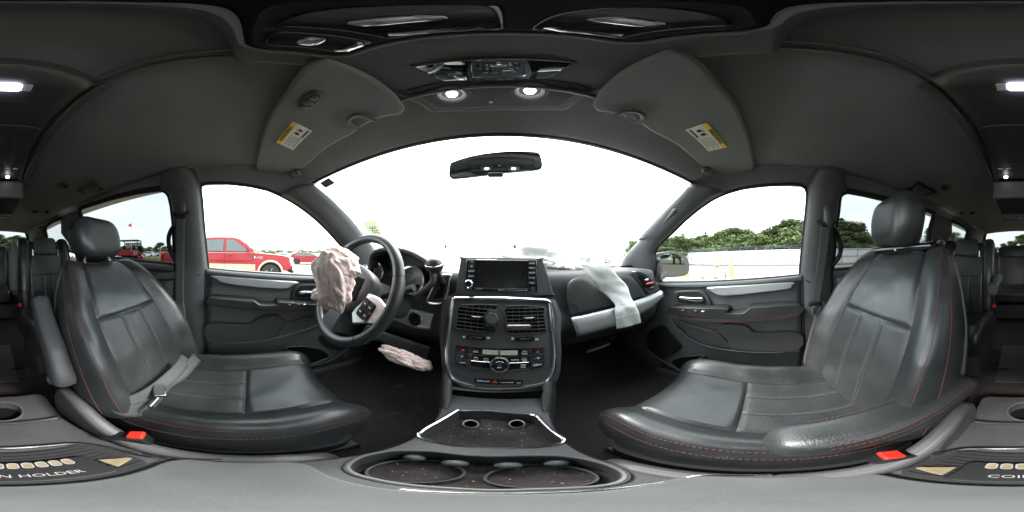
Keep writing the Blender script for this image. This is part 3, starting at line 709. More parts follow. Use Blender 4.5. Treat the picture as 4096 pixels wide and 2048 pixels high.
def front_seat(t, cx, yb, zb, rec, s, w=.245, hgt=.60, sz=1.0):
    """cx centre, yb hinge line, zb hinge height, rec recline angle, s aisle side sign."""
    X = Matrix.Translation((cx, yb, zb))
    # cushion
    path = [(-.03, -.01), (.05, -.015), (.18, 0), (.32, .022), (.43, .036), (.485, .028), (.515, -.005), (.52, -.06), (.505, -.12)]
    def wid(v): return (w - .028)*(1 - .07*(max(0, v - .55)/.45)**2 - .05*max(0, .15 - v)/.15)
    def bol(v): return 1.15 - .75*max(0, v - .3)/.7
    vs = .46
    def cls(x, v):
        a = abs(x)
        if a > .565: return 'cushion_bolster|' + ('l' if x < 0 else 'r') if a < .955 else 'cushion_side|' + ('l' if x < 0 else 'r')
        return 'seat_panel' if v < vs + .02*x*x else 'thigh_panel'
    cm, at = seatpad(path, wid, bol, cls, [('u', .565, 0, .74, .008, .006), ('v', vs, .565, .008, .005), ('u', .19, 0, vs, .004, .005), ('u', .955, 0, 1, .004, .004)], X, t, mats={'seat_panel': 'leather_perforated'})
    for sx in (-1, 1):
        for dx in (.925, .985):
            stitches([at(sx*dx, .03 + .82*k/40, .0012) for k in range(41)], parent=cm['cushion_bolster|' + ('l' if sx < 0 else 'r')])
        for dx in (.178, .202): stitches([at(sx*dx, .03 + (vs - .04)*k/20, .0010) for k in range(21)], .001, matn='grey_stitch', parent=cm['seat_panel'])
    # base skirt under the cushion
    b = MB(); o = [(x, y) for x, y in rrect(w*2*.96, .50, .07, 5)]
    b.loft([[V((cx + x*k, yb + .245 + y*k, zb + z)) for x, y in o] for z, k in ((-.09, .98), (-.14, .97), (-.20, .90), (-.30, .82))]); b.obj('seat_base', 'black', t)
    for sx in (-1, 1):
        b = MB(); b.box((cx + sx*.17, yb + .22, .375), (.05, .58, .04)); b.obj('seat_rail', 'dark_metal', t, bevel=.006)
    # side shield (aisle side recliner cover)
    b = MB(); so_ = [V((cx + s*(w + .005), yb + y, zb + z)) for y, z in ((-.12, .02), (-.06, .05), (.02, .03), (.16, -.035), (.34, -.05), (.40, -.08), (.36, -.13), (.0, -.15), (-.13, -.10))]
    b.prism(cat(so_, 2, True), V((s*.035, 0, 0))); b.obj('side_shield', 'plastic_smooth', t, bevel=.012, seg=3)
    # backrest: built upright with its face towards +y, then leaned back
    Xb = Matrix.Translation((cx, yb, zb)) @ Matrix.Rotation(rec, 4, 'X')
    path = [(.035, -.02), (.045, .06), (.055, .16), (.045, .5*hgt), (.030, .7*hgt), (.012, .84*hgt), (-.005, hgt - .045), (-.03, hgt - .012), (-.065, hgt), (-.10, hgt - .012)]
    def widb(v): return w*(1.0 + .05*math.sin(math.pi*min(1, v*1.5)) - .40*max(0, (v - .50)/.50)**1.8)
    def bolb(v): return 1.35 - 1.25*max(0, (v - .40)/.60)
    prof = [(-.90, -.17), (-.97, -.12), (-1.01, -.06), (-1.0, -.015), (-.955, .018), (-.88, .034), (-.77, .030), (-.66, .014), (-.57, .002), (-.50, 0), (-.3, -.003), (0, -.004)]
    prof = prof + [(-x, h) for x, h in prof[-2::-1]]
    vb = .50
    def clsb(x, v):
        a = abs(x)
        if a > .60 - .06*max(0, v - .4): return ('backrest_bolster|' if a < .955 else 'backrest_side|') + ('l' if x < 0 else 'r')
        return 'back_panel|lower' if v < vb + .02*x*x else 'back_panel|upper'
    bm_, atb = seatpad(path, widb, bolb, clsb,
        [('u', lambda v: .60 - .06*max(0, v - .4), 0, .9, .008, .006), ('v', vb, .60, .008, .005), ('u', .19, 0, vb, .004, .005), ('u', .955, 0, .92, .004, .004)],
        Xb, t, mats={'back_panel': 'leather_perforated'}, prof=prof, sgn=-1)
    up = bm_['back_panel|upper']; up.data.materials.clear(); up.data.materials.append(MT['leather'])
    for sx in (-1, 1):
        for dx in (.915, .99):
            stitches([atb(sx*dx, .02 + .90*k/50, -.0014) for k in range(51)], parent=bm_['backrest_bolster|' + ('l' if sx < 0 else 'r')])
        for dx in (.178, .202): stitches([atb(sx*dx, .05 + (vb - .07)*k/20, -.0012) for k in range(21)], .001, matn='grey_stitch', parent=bm_['back_panel|lower'])
    stitches([atb(x, .905, -.0014) for x in fcut(-.85, .85, 30)], parent=up)
    # back shell
    b = MB(); rows = []
    for k in range(14):
        v = k/13; z = -.05 + v*(hgt - .0); ww = widb(max(0, min(1, v*.82)))*.97; rows.append([Xb @ V((x*ww, -.10 - .025*math.cos(x*1.5) + .03*(1-v)*0, z)) for x in fcut(-1, 1, 13)])
    rows.append([Xb @ V((x*widb(.84)*.9, -.085, hgt - .008)) for x in fcut(-1, 1, 13)])
    b.loft(rows, ring=False); b.obj('back_shell', 'plastic', t, solid=.012)
    return Xb
# ---- passenger seat
tp = thing('front_seat', 'black leather passenger seat with red stitching and its headrest tipped over a black bar', 'seat', (.395, .02, .36))
Xp = front_seat(tp, .405, -.235, .655, R(20), -1, hgt=.565)
hc = Xp @ V((.035, -.005, .668)); headrest(tp, hc, (.142, .060, .100), R(6), R(-18), .42)
a, c = onY('F', 970, 822, -.455), onY('F', 490, 866, -.42)
b = MB(); b.tube([c, a], .014, 14); b.obj('headrest_bar', 'piano', tp)
b = MB(); b.lathe([(.012, -.02), (.024, -.018), (.026, .0), (.022, .012), (.008, .014)], a + V((-.012, -.012, -.004)), V((1, -.5, .1)), 20); b.obj('bar_knuckle', 'piano', tp)
MB().ball(onY('F', 655, 858, -.412), (.005, .004, .005), 8, 6).obj('bar_button', 'chrome', tp)
for dx in (-.06, .07): MB().cyl(Xp @ V((dx, -.05, .54)), Xp @ V((dx, -.045, .62)), .006, 10).obj('headrest_post', 'chrome', tp)
# fold down armrest of the passenger seat, lying forward on the aisle side
def OZ(x, y, z): return onZ('O', x, y, z)
def MZ(x, y, z): return onZ('M', x, y, z)
ax = [V((.205, .005, .755)), V((.196, -.09, .775)), V((.182, -.18, .785)), V((.165, -.28, .785)), V((.146, -.37, .770))]
axs = cat(ax, 6); b = MB(); rings = []
for i, p in enumerate(axs):
    t_ = i/(len(axs)-1); e = 1 - max(0, .12 - t_)/.12; e2 = 1 - max(0, t_ - .92)/.08*.5
    k = math.sqrt(max(.02, 1 - (1-e)**2))*e2
    rings.append([p + V((x*k, 0, z*k)) for x, z in rrect(.088, .066, .030, 5)])
b.loft(rings); ar = b.obj('armrest', 'leather', tp, ang=60)
for off in ((.030, .030), (-.040, .024), (-.043, .012)):
    stitches([p + V((off[0], 0, off[1] + .003)) for p in axs[4:-2]], .0007, parent=ar)
# ---- driver seat
td = thing('front_seat', 'black leather driver seat with red stitching and upright headrest', 'seat', (-.41, .0, .36))
Xd = front_seat(td, -.425, -.285, .650, R(28), 1, hgt=.545)
hc = Xd @ V((.0, -.03, .652)); headrest(td, hc, (.138, .060, .095), R(16), R(10), .42)
for dx in (-.07, .07): MB().cyl(Xd @ V((dx, -.06, .50)), Xd @ V((dx, -.05, .61)), .0065, 10).obj('headrest_post', 'chrome', td)
b = MB(); b.lathe([(.012, 0), (.016, .004), (.014, .012), (.008, .014)], Xd @ V((-.07, -.06, .538)), (0, 0, 1), 14); b.obj('post_collar', 'black', td)
# raised armrest of the driver seat, folded up beside the backrest
axs = cat([onX('G', 560, 850, -.137), onX('G', 470, 560, -.137), onX('G', 380, 270, -.137), onX('G', 330, 75, -.137)], 6); b = MB(); rings = []
for i, p in enumerate(axs):
    t_ = i/(len(axs)-1); k = math.sqrt(max(.03, 1 - max(0, abs(2*t_ - 1) - .8)**2/.04)); m = Matrix.Rotation(R(28), 3, 'X')
    rings.append([p + m @ V((x*k, y*k*(1.0 if t_ > .3 else .9), 0)) for x, y in rrect(.058, .082, .024, 5)])
b.loft(rings); ar = b.obj('armrest', 'plastic_smooth', td, ang=60)
p = onX('G', 425, 795, -.109); b = MB(); b.lathe([(.014, -.004), (.015, .003), (.011, .004), (.009, -.001)], p, (1, 0, 0), 20); b.obj('armrest_pivot', 'plastic', td)
# belt buckles beside the console
for s, c, rz in ((-1, onZ('L', 1330, 350, .655), R(25)), (1, onZ('O', 1290, 545, .66), R(-20))):
    t = thing('belt_buckle', ('red and black belt buckle beside the driver cushion' if s < 0 else 'red and black belt buckle below the passenger armrest'), 'buckle', c)
    m = Matrix.Rotation(rz, 3, 'Z') @ Matrix.Rotation(R(20), 3, 'X')
    MB().box(c + m @ V((-.010*0, -.02, -.03)), (.030, .075, .05), m).obj('housing', 'black', t, bevel=.005)
    MB().box(c + m @ V((0, .006, -.002)), (.024, .026, .012), m).obj('release_button', 'red_plastic', t, bevel=.002)
# ---- middle row seats
def mid_seat(cx, lab, s):
    t = thing('middle_seat', lab, 'seat', (cx, -1.2, .36))
    yb, zb, w_ = -1.22, .70, .235
    X = Matrix.Translation((cx, yb, zb))
    cm, at = seatpad([(-.03, -.01), (.08, -.01), (.2, .005), (.36, .03), (.42, .02), (.45, -.03), (.445, -.12)], lambda v: w_*1.02, lambda v: .8, lambda x, v: 'cushion_bolster|' + ('l' if x < 0 else 'r') if abs(x) > .58 else 'seat_panel', [('u', .58, 0, .8, .007, .008)], X, t, nu=70, nv=50)
    stitches([at(-s*.95, .1 + .8*k/20, .0012) for k in range(21)], .0016, parent=cm['seat_panel'])
    MB().loft([[V((cx + x, yb + .2 + y, zb + z)) for x, y in rrect(.42, .42, .05)] for z in (-.10, -.33)]).obj('seat_base', 'plastic', t)
    Xb = Matrix.Translation((cx, yb, zb)) @ Matrix.Rotation(R(11), 4, 'X')
    prof = [(-.92, -.14), (-.98, -.10), (-1.0, -.05), (-.985, .0), (-.93, .022), (-.8, .03), (-.68, .024), (-.58, .006), (-.5, 0), (-.25, 0), (0, 0)]; prof = prof + [(-x, h) for x, h in prof[-2::-1]]
    bm_, atb = seatpad([(.02, -.02), (.03, .1), (.03, .3), (.012, .48), (-.005, .54), (-.035, .565), (-.08, .56)], lambda v: w_*(1 - .05*v), lambda v: 1, lambda x, v: 'backrest_bolster|' + ('l' if x < 0 else 'r') if abs(x) > .6 else 'back_panel', [('u', .6, 0, .95, .010, .008), ('u', .15, 0, .45, .005, .006)], Xb, t, nu=70, nv=60, prof=prof, sgn=-1)
    for dx in (.93,): stitches([atb(sx*dx, .05 + .8*k/30, -.0014) for k in range(31) for sx in (-s,)], .0016, parent=bm_['back_panel'])
    # pad and low headrest
    m = Matrix.Rotation(R(11), 3, 'X')
    for nm, z0, z1, hw, yy in (('lumbar_pad', .27, .435, .125, .045), ('headrest', .445, .585, .098, .035)):
        b = MB(); rings = []
        for k in range(9):
            y_ = yy + .022*math.sin(math.pi*k/8*.5); sc_ = 1 - .10*(k/8)**4
            rings.append([V((cx, yb, zb)) + m @ V((x*sc_, y_ - .03 + .0*k, (z0 + z1)/2 + z*sc_)) for x, z in rrect(2*hw, z1 - z0, .035, 5)])
        b.loft(rings); b.obj(nm, 'leather', t, ang=60)
    for dx in (-.112, .112): MB().cyl(V((cx, yb, zb)) + m @ V((dx, .02, .43)), V((cx, yb, zb)) + m @ V((dx, .02, .48)), .008, 8).obj('headrest_post', 'chrome', t)
    MB().box((cx, yb - .13, zb + .24), (.42, .03, .62), m).obj('back_shell', 'plastic', t, bevel=.02)
    # aisle armrest and buckle
    b = MB(); p0 = V((cx - s*.27, yb + .02, zb + .26)); b.tube([p0 + V((0, -.05, 0)), p0 + V((0, .1, .0)), p0 + V((0, .28, -.02))] if s > 0 else [p0 + V((0, -.06, -.1)), p0 + V((0, -.07, .1)), p0 + V((0, -.10, .24))], .030, 10, flat=1.2); b.obj('armrest', 'trim_plastic', t)
    MB().box((cx - s*.252, yb + .12, zb + .06), (.02, .05, .09)).obj('buckle', 'black', t, bevel=.004)
    MB().box((cx - s*.255, yb + .147, zb + .09), (.022, .012, .026)).obj('release_button', 'red_plastic', t, bevel=.002)
    return t
mid_seat(.43, 'black leather middle row seat behind the passenger seat', 1)
mid_seat(-.41, 'black leather middle row seat behind the driver seat', -1)
# ---- third row bench
t = thing('bench_seat', 'black leather third row bench below the back window', 'seat', (0, -2.2, .36))
for cx, w_ in ((-.36, .26), (.0, .16), (.36, .26)) if False else ((-.38, .20), (.06, .235), (.50, .19)):
    m = Matrix.Rotation(R(14), 3, 'X'); o = V((cx, -2.28, .72))
    b = MB(); rings = []
    for k in range(9): rings.append([o + m @ V((x*(1 - .08*(k/8)**4), .05*math.sin(math.pi*k/16) - .02, .26 + z*(1 - .03*(k/8)**4))) for x, z in rrect(2*w_ - .012, .56, .04, 5)])
    b.loft(rings); b.obj('backrest', 'leather', t, ang=60)
    b = MB(); rings = []
    for k in range(9): rings.append([o + m @ V((x*(1 - .10*(k/8)**4), .04*math.sin(math.pi*k/16) + .02, .47 + z*(1 - .06*(k/8)**4))) for x, z in rrect(2*w_*.72, .16, .035, 5)])
    b.loft(rings); b.obj('headrest', 'leather', t, ang=60)
    MB().box(o + V((0, .26, -.07)), (2*w_ - .012, .48, .14)).obj('seat_cushion', 'leather', t, bevel=.035, seg=3)
MB().box((.06, -2.06, .47), (1.2, .5, .18)).obj('seat_base', 'plastic', t, bevel=.01)
# ================================================================ DASHBOARD
def sweep(x): return -.13*(abs(x)/.76)**2.6
DPROF = [(1.16, 1.06), (1.0, 1.085), (.82, 1.10), (.70, 1.10), (.655, 1.092), (.632, 1.075), (.622, 1.04), (.622, .98), (.618, .93), (.605, .89), (.600, .86), (.606, .83), (.63, .785), (.68, .73), (.76, .68), (.95, .66), (1.12, .66)]
td_ = thing('dashboard', 'dark grey dashboard with silver trim running under the windshield', 'dashboard', (0, .8, .7))
rows = []; dpp = cat([V((0, y, z)) for y, z in DPROF], 5)
for x in fcut(-.775, .775, 63):
    r = []
    for q in dpp:
        k = max(0, min(1, (1.10 - q.y)/.35)); dz = 0
        lift = .055*(abs(x)/.75)**2 if q.z < 1.03 else .055*(abs(x)/.75)**2*max(0, (1.10 - q.z)/.07)   # trim line climbs towards the doors
        r.append(V((x, q.y + sweep(x)*k + .16*max(0, (abs(x) - .66)/.115)**2*k, q.z + lift - .012*max(0, (abs(x) - .6)/.175)**2)))
    rows.append(r)
b = MB(); b.loft(rows, ring=False); b.obj('dash_pad', 'plastic', td_, solid=.006)
def dashY(x): return .615 + sweep(x)
def onD(k, x, y, off=0):      # pixel onto the swept dash face
    d = ray(k, x, y); t = .5
    for _ in range(30):
        p = CAM + d*t; t += (dashY(p.x) - off - p.y)/d.y
    return CAM + d*t
# glove box doors and silver strip, passenger side
def dplate(k, pts, off, th, name, matn, parent, bevel=.003, sm=0, dens=0):
    p = [onD(k, x, y, off) for x, y in pts]
    if sm: p = cat(p, sm, True)
    return MB().prism(p, V((0, th, 0))).obj(name, matn, parent, bevel=bevel)
def dband(k, top, bot, off, name, matn, parent, n=24, kk=8, bulge=.006, th=.012):
    a = resample([onD(k, x, y, off) for x, y in top], n); c = resample([onD(k, x, y, off) for x, y in bot], n)
    b = MB(); b.strip(a, c, kk, V((0, -bulge, 0))); o = b.obj(name, matn, parent, solid=th); o.modifiers['solid'].offset = 1; return o
go = dband('D', [(572,700),(580,620),(620,575),(700,550),(900,535),(1090,530),(1150,560),(1200,620)], [(600,890),(700,875),(830,845),(980,812),(1080,780),(1150,752),(1200,738),(1250,722)], .020, 'glove_box_door', 'plastic_smooth', td_, bulge=.004)
MB().tube([onD('D', x, y, .026) for x, y in ((588,785),(630,788),(660,815),(685,875))], .0015, 5).obj('seam', 'black', go)
MB().tube([onD('D', x, y, .022) for x, y in ((600,893),(700,878),(830,848),(980,815),(1080,783),(1150,755),(1250,724))], .004, 6).obj('seam', 'void', go)
dband('D', [(602,905),(700,888),(830,858),(980,822),(1150,765),(1250,732),(1376,684)], [(655,1045),(720,1035),(850,1000),(1000,952),(1150,882),(1280,812),(1378,712)], .030, 'trim_strip', 'satin', td_, bulge=.010)
# lower glove bin handle
MB().prism([onD('D', x, y, -.02) for x, y in ((765,1140),(1020,1055),(950,1105),(770,1175))], V((0, .02, 0))).obj('handle_recess', 'void', td_)
MB().tube([onD('D', x, y, -.012) for x, y in ((750,1195),(800,1180),(940,1130))], .007, 8).obj('bin_handle', 'trim_plastic', td_)
# side vents: frame, slats, tabs
def sidevent(mirror):
    q = lambda x, y, off: (lambda p: V((-p.x, p.y, p.z)) if mirror else p)(onD('D', x, y, off))
    o = cat([q(x, y, .030) for x, y in ((1162,515),(1190,505),(1260,525),(1330,590),(1372,660),(1340,680),(1280,690),(1245,660),(1200,590))], 3, True)
    f = MB().prism(o, V((0, .03, 0))).obj('vent_frame', 'plastic_smooth', td_, bevel=.004)
    o = cat([q(x, y, .0315) for x, y in ((1180,525),(1215,520),(1270,560),(1318,600),(1325,620),(1245,648),(1215,600))], 3, True)
    MB().prism(o, V((0, .01, 0))).obj('vent_opening', 'void', f)
    for i in range(7):
        t = i/6; a = q(1182 + t*58, 530 + t*100, .036); c = q(1235 + t*90, 530 + t*82, .036)
        MB().tube([a, c], .0022, 6).obj('slat', 'black', f)
    MB().box((q(1258,578,.04) + q(1258,578,.04))/2, (.022, .01, .010)).obj('tab', 'chrome', f, bevel=.003)
    MB().box(q(1285,608,.042), (.05, .01, .010)).obj('accent_bar', 'red_metal', f, bevel=.003)
    MB().box(q(1302,650,.036), (.03, .008, .012)).obj('thumb_wheel', 'piano', f, bevel=.003)
sidevent(False); sidevent(True)
# defroster / speaker lid on the dash top, passenger side
MB().box((.62, .80, 1.112), (.26, .18, .006)).obj('speaker_lid', 'black', td_, bevel=.004)
# driver side trim plate with the start button
dband('C', [(408,805),(500,825),(600,845),(715,872)], [(362,920),(450,955),(560,995),(690,1008)], .020, 'trim_strip', 'satin', td_, bulge=.004)
c = onD('C', 562, 915, .030); MB().lathe([(.030, 0), (.030, .006), (.026, .009), (.024, .004), (.010, .003)], c, (0, -1, .15), 24).obj('start_button', 'piano', td_)
MB().lathe([(.034, 0), (.034, .004), (.031, .006)], c, (0, -1, .15), 24, ring=True).obj('button_ring', 'chrome', td_)
# knee panel below the column
dband('C', [(150,960),(230,1000),(400,1060),(560,1110),(700,1160)], [(80,1080),(240,1105),(400,1160),(560,1230),(680,1288)], -.01, 'knee_panel', 'plastic_smooth', td_, bulge=.008)
p = onD('C', 130, 1115, -.005); MB().box(p, (.05, .012, .022), Matrix.Rotation(R(12), 3, 'Y')).obj('release_tag', 'black', td_, bevel=.002)
for i in range(2): MB().box(p + V((.0, -.008, .004 - .008*i)), (.026 - .004*i, .001, .003)).obj('tag_print', 'print_white', td_)
# ---- instrument cluster
tc_ = thing('instrument_cluster', 'instrument cluster with two chrome ringed gauges behind the steering wheel', 'gauges', (-.36, .72, 1.0))
hp = cat([onY('C', x, y, .51) for x, y in ((165,470),(175,390),(205,345),(270,318),(420,320),(520,345),(600,385),(660,430),(700,520),(700,600),(560,715))], 5)
hb = [V((q.x*1.08, .66, q.z - .015)) for q in hp]
MB().strip(hp, hb, 5).obj('hood', 'plastic', tc_, solid=.012)
MB().tube(hp, .009, 8).obj('hood_rim', 'plastic', tc_)
MB().prism([V((q.x*1.06, .590, q.z - .008)) for q in hp] , V((0, .006, 0))).obj('back_plate', 'black', tc_)
for cx_, cy_, rx, nm in ((240, 515, .050, 0), (550, 580, .056, 1)):
    c = onY('C', cx_, cy_, .572); ax = (CAM - c); ax = V((ax.x*.35, -1, .12)).normalized()
    MB().lathe([(rx, 0), (rx + .004, .006), (rx + .001, .034), (rx - .005, .035), (rx - .006, .004)], c, ax, 40, ring=True).obj('gauge_ring', 'chrome', tc_)
    g = MB().lathe([(.0001, .001), (rx - .004, .001), (rx - .004, 0), (.0001, 0)], c, ax, 40).obj('gauge_face', 'gauge_face', tc_)
    ux = ax.cross(V((0, 0, 1))).normalized()*-1; uy = ux.cross(ax)*-1; F = fr(c + ax*.002, ux, uy)
    for k in range(27):
        a = R(225 - 270*k/26); l = .010 if k % 2 == 0 else .006
        MB().box(F((rx - .010 - l/2)*math.cos(a), (rx - .010 - l/2)*math.sin(a)), (l, .0012, .0012), Matrix((ux, ax, uy)).transposed() @ Matrix.Rotation(-a, 3, 'Y')).obj('tick', 'print_white', g)
    labs = ['0', '20', '40', '60', '80', '100', '120'] if nm else ['0', '1', '2', '3', '4', '5', '6', '7']
    for k, l in enumerate(labs):
        a = R(225 - 270*k/(len(labs)-1)); text('numeral', l, (lambda F_, X_, Y_: (lambda x, y, z=0: F_(x + X_, y + Y_, z)))(F, (rx - .026)*math.cos(a), (rx - .026)*math.sin(a)), .011, 'print_white', g)
    a = R(215); MB().tube([F(-.01*math.cos(a), -.01*math.sin(a), .004), F((rx - .02)*math.cos(a), (rx - .02)*math.sin(a), .004)], [.0022, .001], 6).obj('needle', 'print_red', g)
    sc_ = F(.018 if nm else -.0, -.034); MB().lathe([(.016, .002), (.018, .003), (.016, .004)], sc_, ax, 24).obj('small_dial', 'black', g)
    MB().lathe([(.0001, .026), (rx - .005, .022), (rx - .005, .021), (.0001, .025)], c, ax, 32).obj('gauge_lens', 'gauge_glass', tc_)
# ---- steering column and wheel
WC = V((-.420, .322, 1.045)); WT = R(24); WR = .185
wu = V((1, 0, 0)); wv = V((0, math.sin(WT), math.cos(WT))); wn = wv.cross(wu)*-1   # wn towards windshield
wn = V((0, math.cos(WT), -math.sin(WT)))
ts = thing('steering_wheel', 'black leather steering wheel with silver spokes and a burst airbag', 'steering wheel', WC - V((0, 0, .19)))
ROT = R(-18)
def WP(a, r, d=0): a = a + ROT; return WC + wu*(r*math.cos(a)) + wv*(r*math.sin(a)) + wn*d
MB().tube([WP(2*math.pi*k/72, WR) for k in range(72)], [.0165 + .002*math.exp(-((((k/72*360) - 180 + 180) % 180 - 20)/14)**2) for k in range(72)], 14, True).obj('rim', 'leather', ts, ang=180)
for a in (35, 145, 215, 325):
    MB().tube([WP(R(a) + .004*k, WR) for k in (-1, 1)], .0178, 14).obj('rim_seam', 'black', ts)
# hub and column
b = MB(); hub = [(.085, 0), (.10, .5), (.092, 1)]
out_ = [(-.085, .055), (-.05, .075), (0, .08), (.05, .075), (.085, .055), (.092, .0), (.07, -.055), (.03, -.085), (-.03, -.085), (-.07, -.055), (-.092, 0)]
def W2(x, y, d=0): c_, s_ = math.cos(ROT), math.sin(ROT); return WC + wu*(x*c_ - y*s_) + wv*(x*s_ + y*c_) + wn*d
rings = [[W2(p.x*k, p.y*k, d) for p in cat([V((x, y, 0)) for x, y in out_], 4, True)] for k, d in ((.72, -.012), (.93, -.006), (1.0, .006), (.95, .035), (.6, .06))]
b.loft(rings); b.obj('hub', 'plastic', ts, ang=50)
MB().prism([W2(x, y, -.016) for x, y in ((-.06, .03), (.05, .05), (.065, -.02), (.02, -.06), (-.05, -.045))], wn*.006).obj('torn_cover', 'void', ts, bevel=.002)
for sx in (-1, 1):
    pts = [(sx*.075, .022), (sx*.13, .030), (sx*.178, .020), (sx*.178, -.030), (sx*.14, -.050), (sx*.10, -.082), (sx*.072, -.060)]
    MB().prism([W2(x, y, -.004) for x, y in pts], wn*.014).obj('spoke', 'satin', ts, bevel=.004)
    sp = MB().prism([W2(sx*.115 + x, -.020 + y, -.007) for x, y in rrect(.052, .060, .008)], wn*.006).obj('button_pad', 'piano', ts, bevel=.001)
    for i in range(2):
        for j in range(2):
            MB().prism([W2(sx*.115 + (i - .5)*.024 + x, -.020 + (j - .5)*.027 + y, -.009) for x, y in rrect(.020, .022, .003)], wn*.003).obj('button', 'black', sp)
            MB().prism([W2(sx*.115 + (i - .5)*.024 + x, -.020 + (j - .5)*.027 + y, -.0095) for x, y in rrect(.010, .003, .001)], wn*.001).obj('button_print', 'print_white', sp)
MB().prism([W2(x, y, -.002) for x, y in ((-.03, -.08), (.03, -.08), (.045, -.172), (-.045, -.172))], wn*.012).obj('lower_spoke', 'plastic_smooth', ts, bevel=.003)
MB().tube([WC + wn*.05, WC + wn*.30], [.055, .065], 20).obj('column_shroud', 'plastic', ts)
for sx in (-1, 1):
    MB().tube([WC + wn*.10 + V((sx*.05, 0, .0)), WC + wn*.09 + V((sx*.13, 0, .03)), WC + wn*.085 + V((sx*.19, 0, .05))], [.010, .009, .011], 8).obj('stalk', 'black', ts)
# crumpled cloth bags
def crumple(c, d, seed, name, matn, parent, m=None, folds=1.0, nu=120, nv=84, planes=26, pleat=.07):
    rnd = random.Random(int(seed*100)); pl = []
    for i in range(planes):
        z = 1 - 2*(i + .5)/planes; a = i*2.39996 + rnd.uniform(-.5, .5); q = V((math.sqrt(1 - z*z)*math.cos(a), math.sqrt(1 - z*z)*math.sin(a), z)) + V((rnd.uniform(-.25, .25), rnd.uniform(-.25, .25), rnd.uniform(-.25, .25)))
        pl.append((q.normalized(), rnd.uniform(.66, 1.0)))
    b = MB(); rings = []
    for i in range(nv+1):
        la = -math.pi/2*.999 + math.pi*.999*i/nv; ring = []
        for j in range(nu):
            lo = 2*math.pi*j/nu; q = V((math.cos(la)*math.cos(lo), math.cos(la)*math.sin(lo), math.sin(la)))
            qq = q + V((noise.noise(q*2.3 + V((seed, 0, 0))), noise.noise(q*2.3 + V((0, seed, 4))), noise.noise(q*2.3 + V((7, 0, seed)))))*.22
            e = sum(math.exp(-14*dd/max(.05, qq.dot(n))) for n, dd in pl if qq.dot(n) > .05); r = -math.log(max(1e-9, e))/14 + .12
            r = max(.45, min(1.25, r)); w_ = q*1.6*folds + V((0, 0, seed))
            ww = V((noise.noise(w_), noise.noise(w_ + V((5, 1, 2))), noise.noise(w_ + V((1, 8, 3)))))
            r -= pleat*max(0, 1 - abs(noise.noise(V((q.x*2.2, q.y*2.2, q.z*.9))*folds + ww*1.1))*6); r += .035*noise.noise(q*5*folds + ww*2)
            p = V((q.x*d[0]*r, q.y*d[1]*r, q.z*d[2]*r)); ring.append(V(c) + (m @ p if m else p))
        rings.append(ring)
    b.loft(rings); return b.obj(name, matn, parent, ang=180)
c = onR('v', 840, 705, .435)
bagm = Matrix.Rotation(R(-18), 3, 'Y')
crumple(c, (.078, .050, .088), 2.3, 'airbag', 'airbag_pink', ts, bagm, 1.1)
crumple(c + V((.022, .012, .046)), (.068, .040, .040), 5.1, 'airbag', 'airbag_pink', ts, Matrix.Rotation(R(25), 3, 'Y'), 1.2)
crumple(c + V((-.028, -.0, -.042)), (.055, .040, .042), 8.7, 'airbag', 'airbag_pink', ts, bagm, 1.2)
t = thing('knee_airbag', 'crumpled pinkish knee airbag hanging under the driver dashboard', 'airbag', onR('v', 1020, 900, .60))
ka, kb_ = onR('v', 950, 872, .60), onR('v', 1092, 925, .585); kd = (kb_ - ka).normalized(); km = Matrix((kd, kd.cross(V((0, 0, 1))).normalized()*-1, kd.cross(V((0, 0, 1))).normalized().cross(kd))).transposed()
crumple(ka.lerp(kb_, .42), (.105, .030, .034), 3.1, 'bag_cloth', 'airbag_pink', t, km, 1.6, pleat=.14, planes=40)
crumple(ka.lerp(kb_, .72), (.075, .028, .030), 6.3, 'bag_cloth', 'airbag_pink', t, km, 1.8, pleat=.14, planes=34)
# ---- passenger airbag: bag on the dash top and a long flap over the glove box
t = thing('passenger_airbag', 'white deflated passenger airbag draped over the dashboard', 'airbag', (.36, .75, 1.1))
for (cx_, cy_, cz_), d, sd_ in (((.21, .86, 1.15), (.21, .14, .095), 1.2), ((.36, .79, 1.145), (.14, .10, .080), 4.4), ((.49, .83, 1.135), (.17, .11, .060), 6.2), ((.30, .93, 1.15), (.24, .12, .10), 9.1), ((.31, .71, 1.115), (.075, .04, .018), 7.7)):
    crumple((cx_, cy_, cz_), d, sd_, 'bag_cloth', 'airbag_white', t, folds=1.2, nu=100, nv=70, planes=30)
L_ = [(690,440),(740,520),(800,600),(850,660),(920,720),(985,790),(985,860),(995,930),(1000,998)]
R_ = [(930,440),(990,520),(1040,575),(1090,630),(1110,690),(1145,760),(1170,810),(1195,870),(1210,945)]
a = cat([onD('D', x, y, .050 + .012*math.sin(i*1.3)) for i, (x, y) in enumerate(L_)], 6); c2 = cat([onD('D', x, y, .050 + .010*math.cos(i*1.1)) for i, (x, y) in enumerate(R_)], 6)
b = MB(); rows = []
for i, (p, q) in enumerate(zip(a, c2)):
    rows.append([p.lerp(q, k/12) + V((0, -.006*noise.noise(V((k*.25, i*.16, 2))) - .006*math.sin(k/12*math.pi), 0)) for k in range(13)])
b.loft(rows, ring=False); fo = b.obj('flap', 'airbag_white', t, solid=.0015)
for i in (30, 40): MB().tube([q + V((0, -.002, 0)) for q in rows[i]], .0008, 4).obj('fold_line', 'airbag_white', fo)
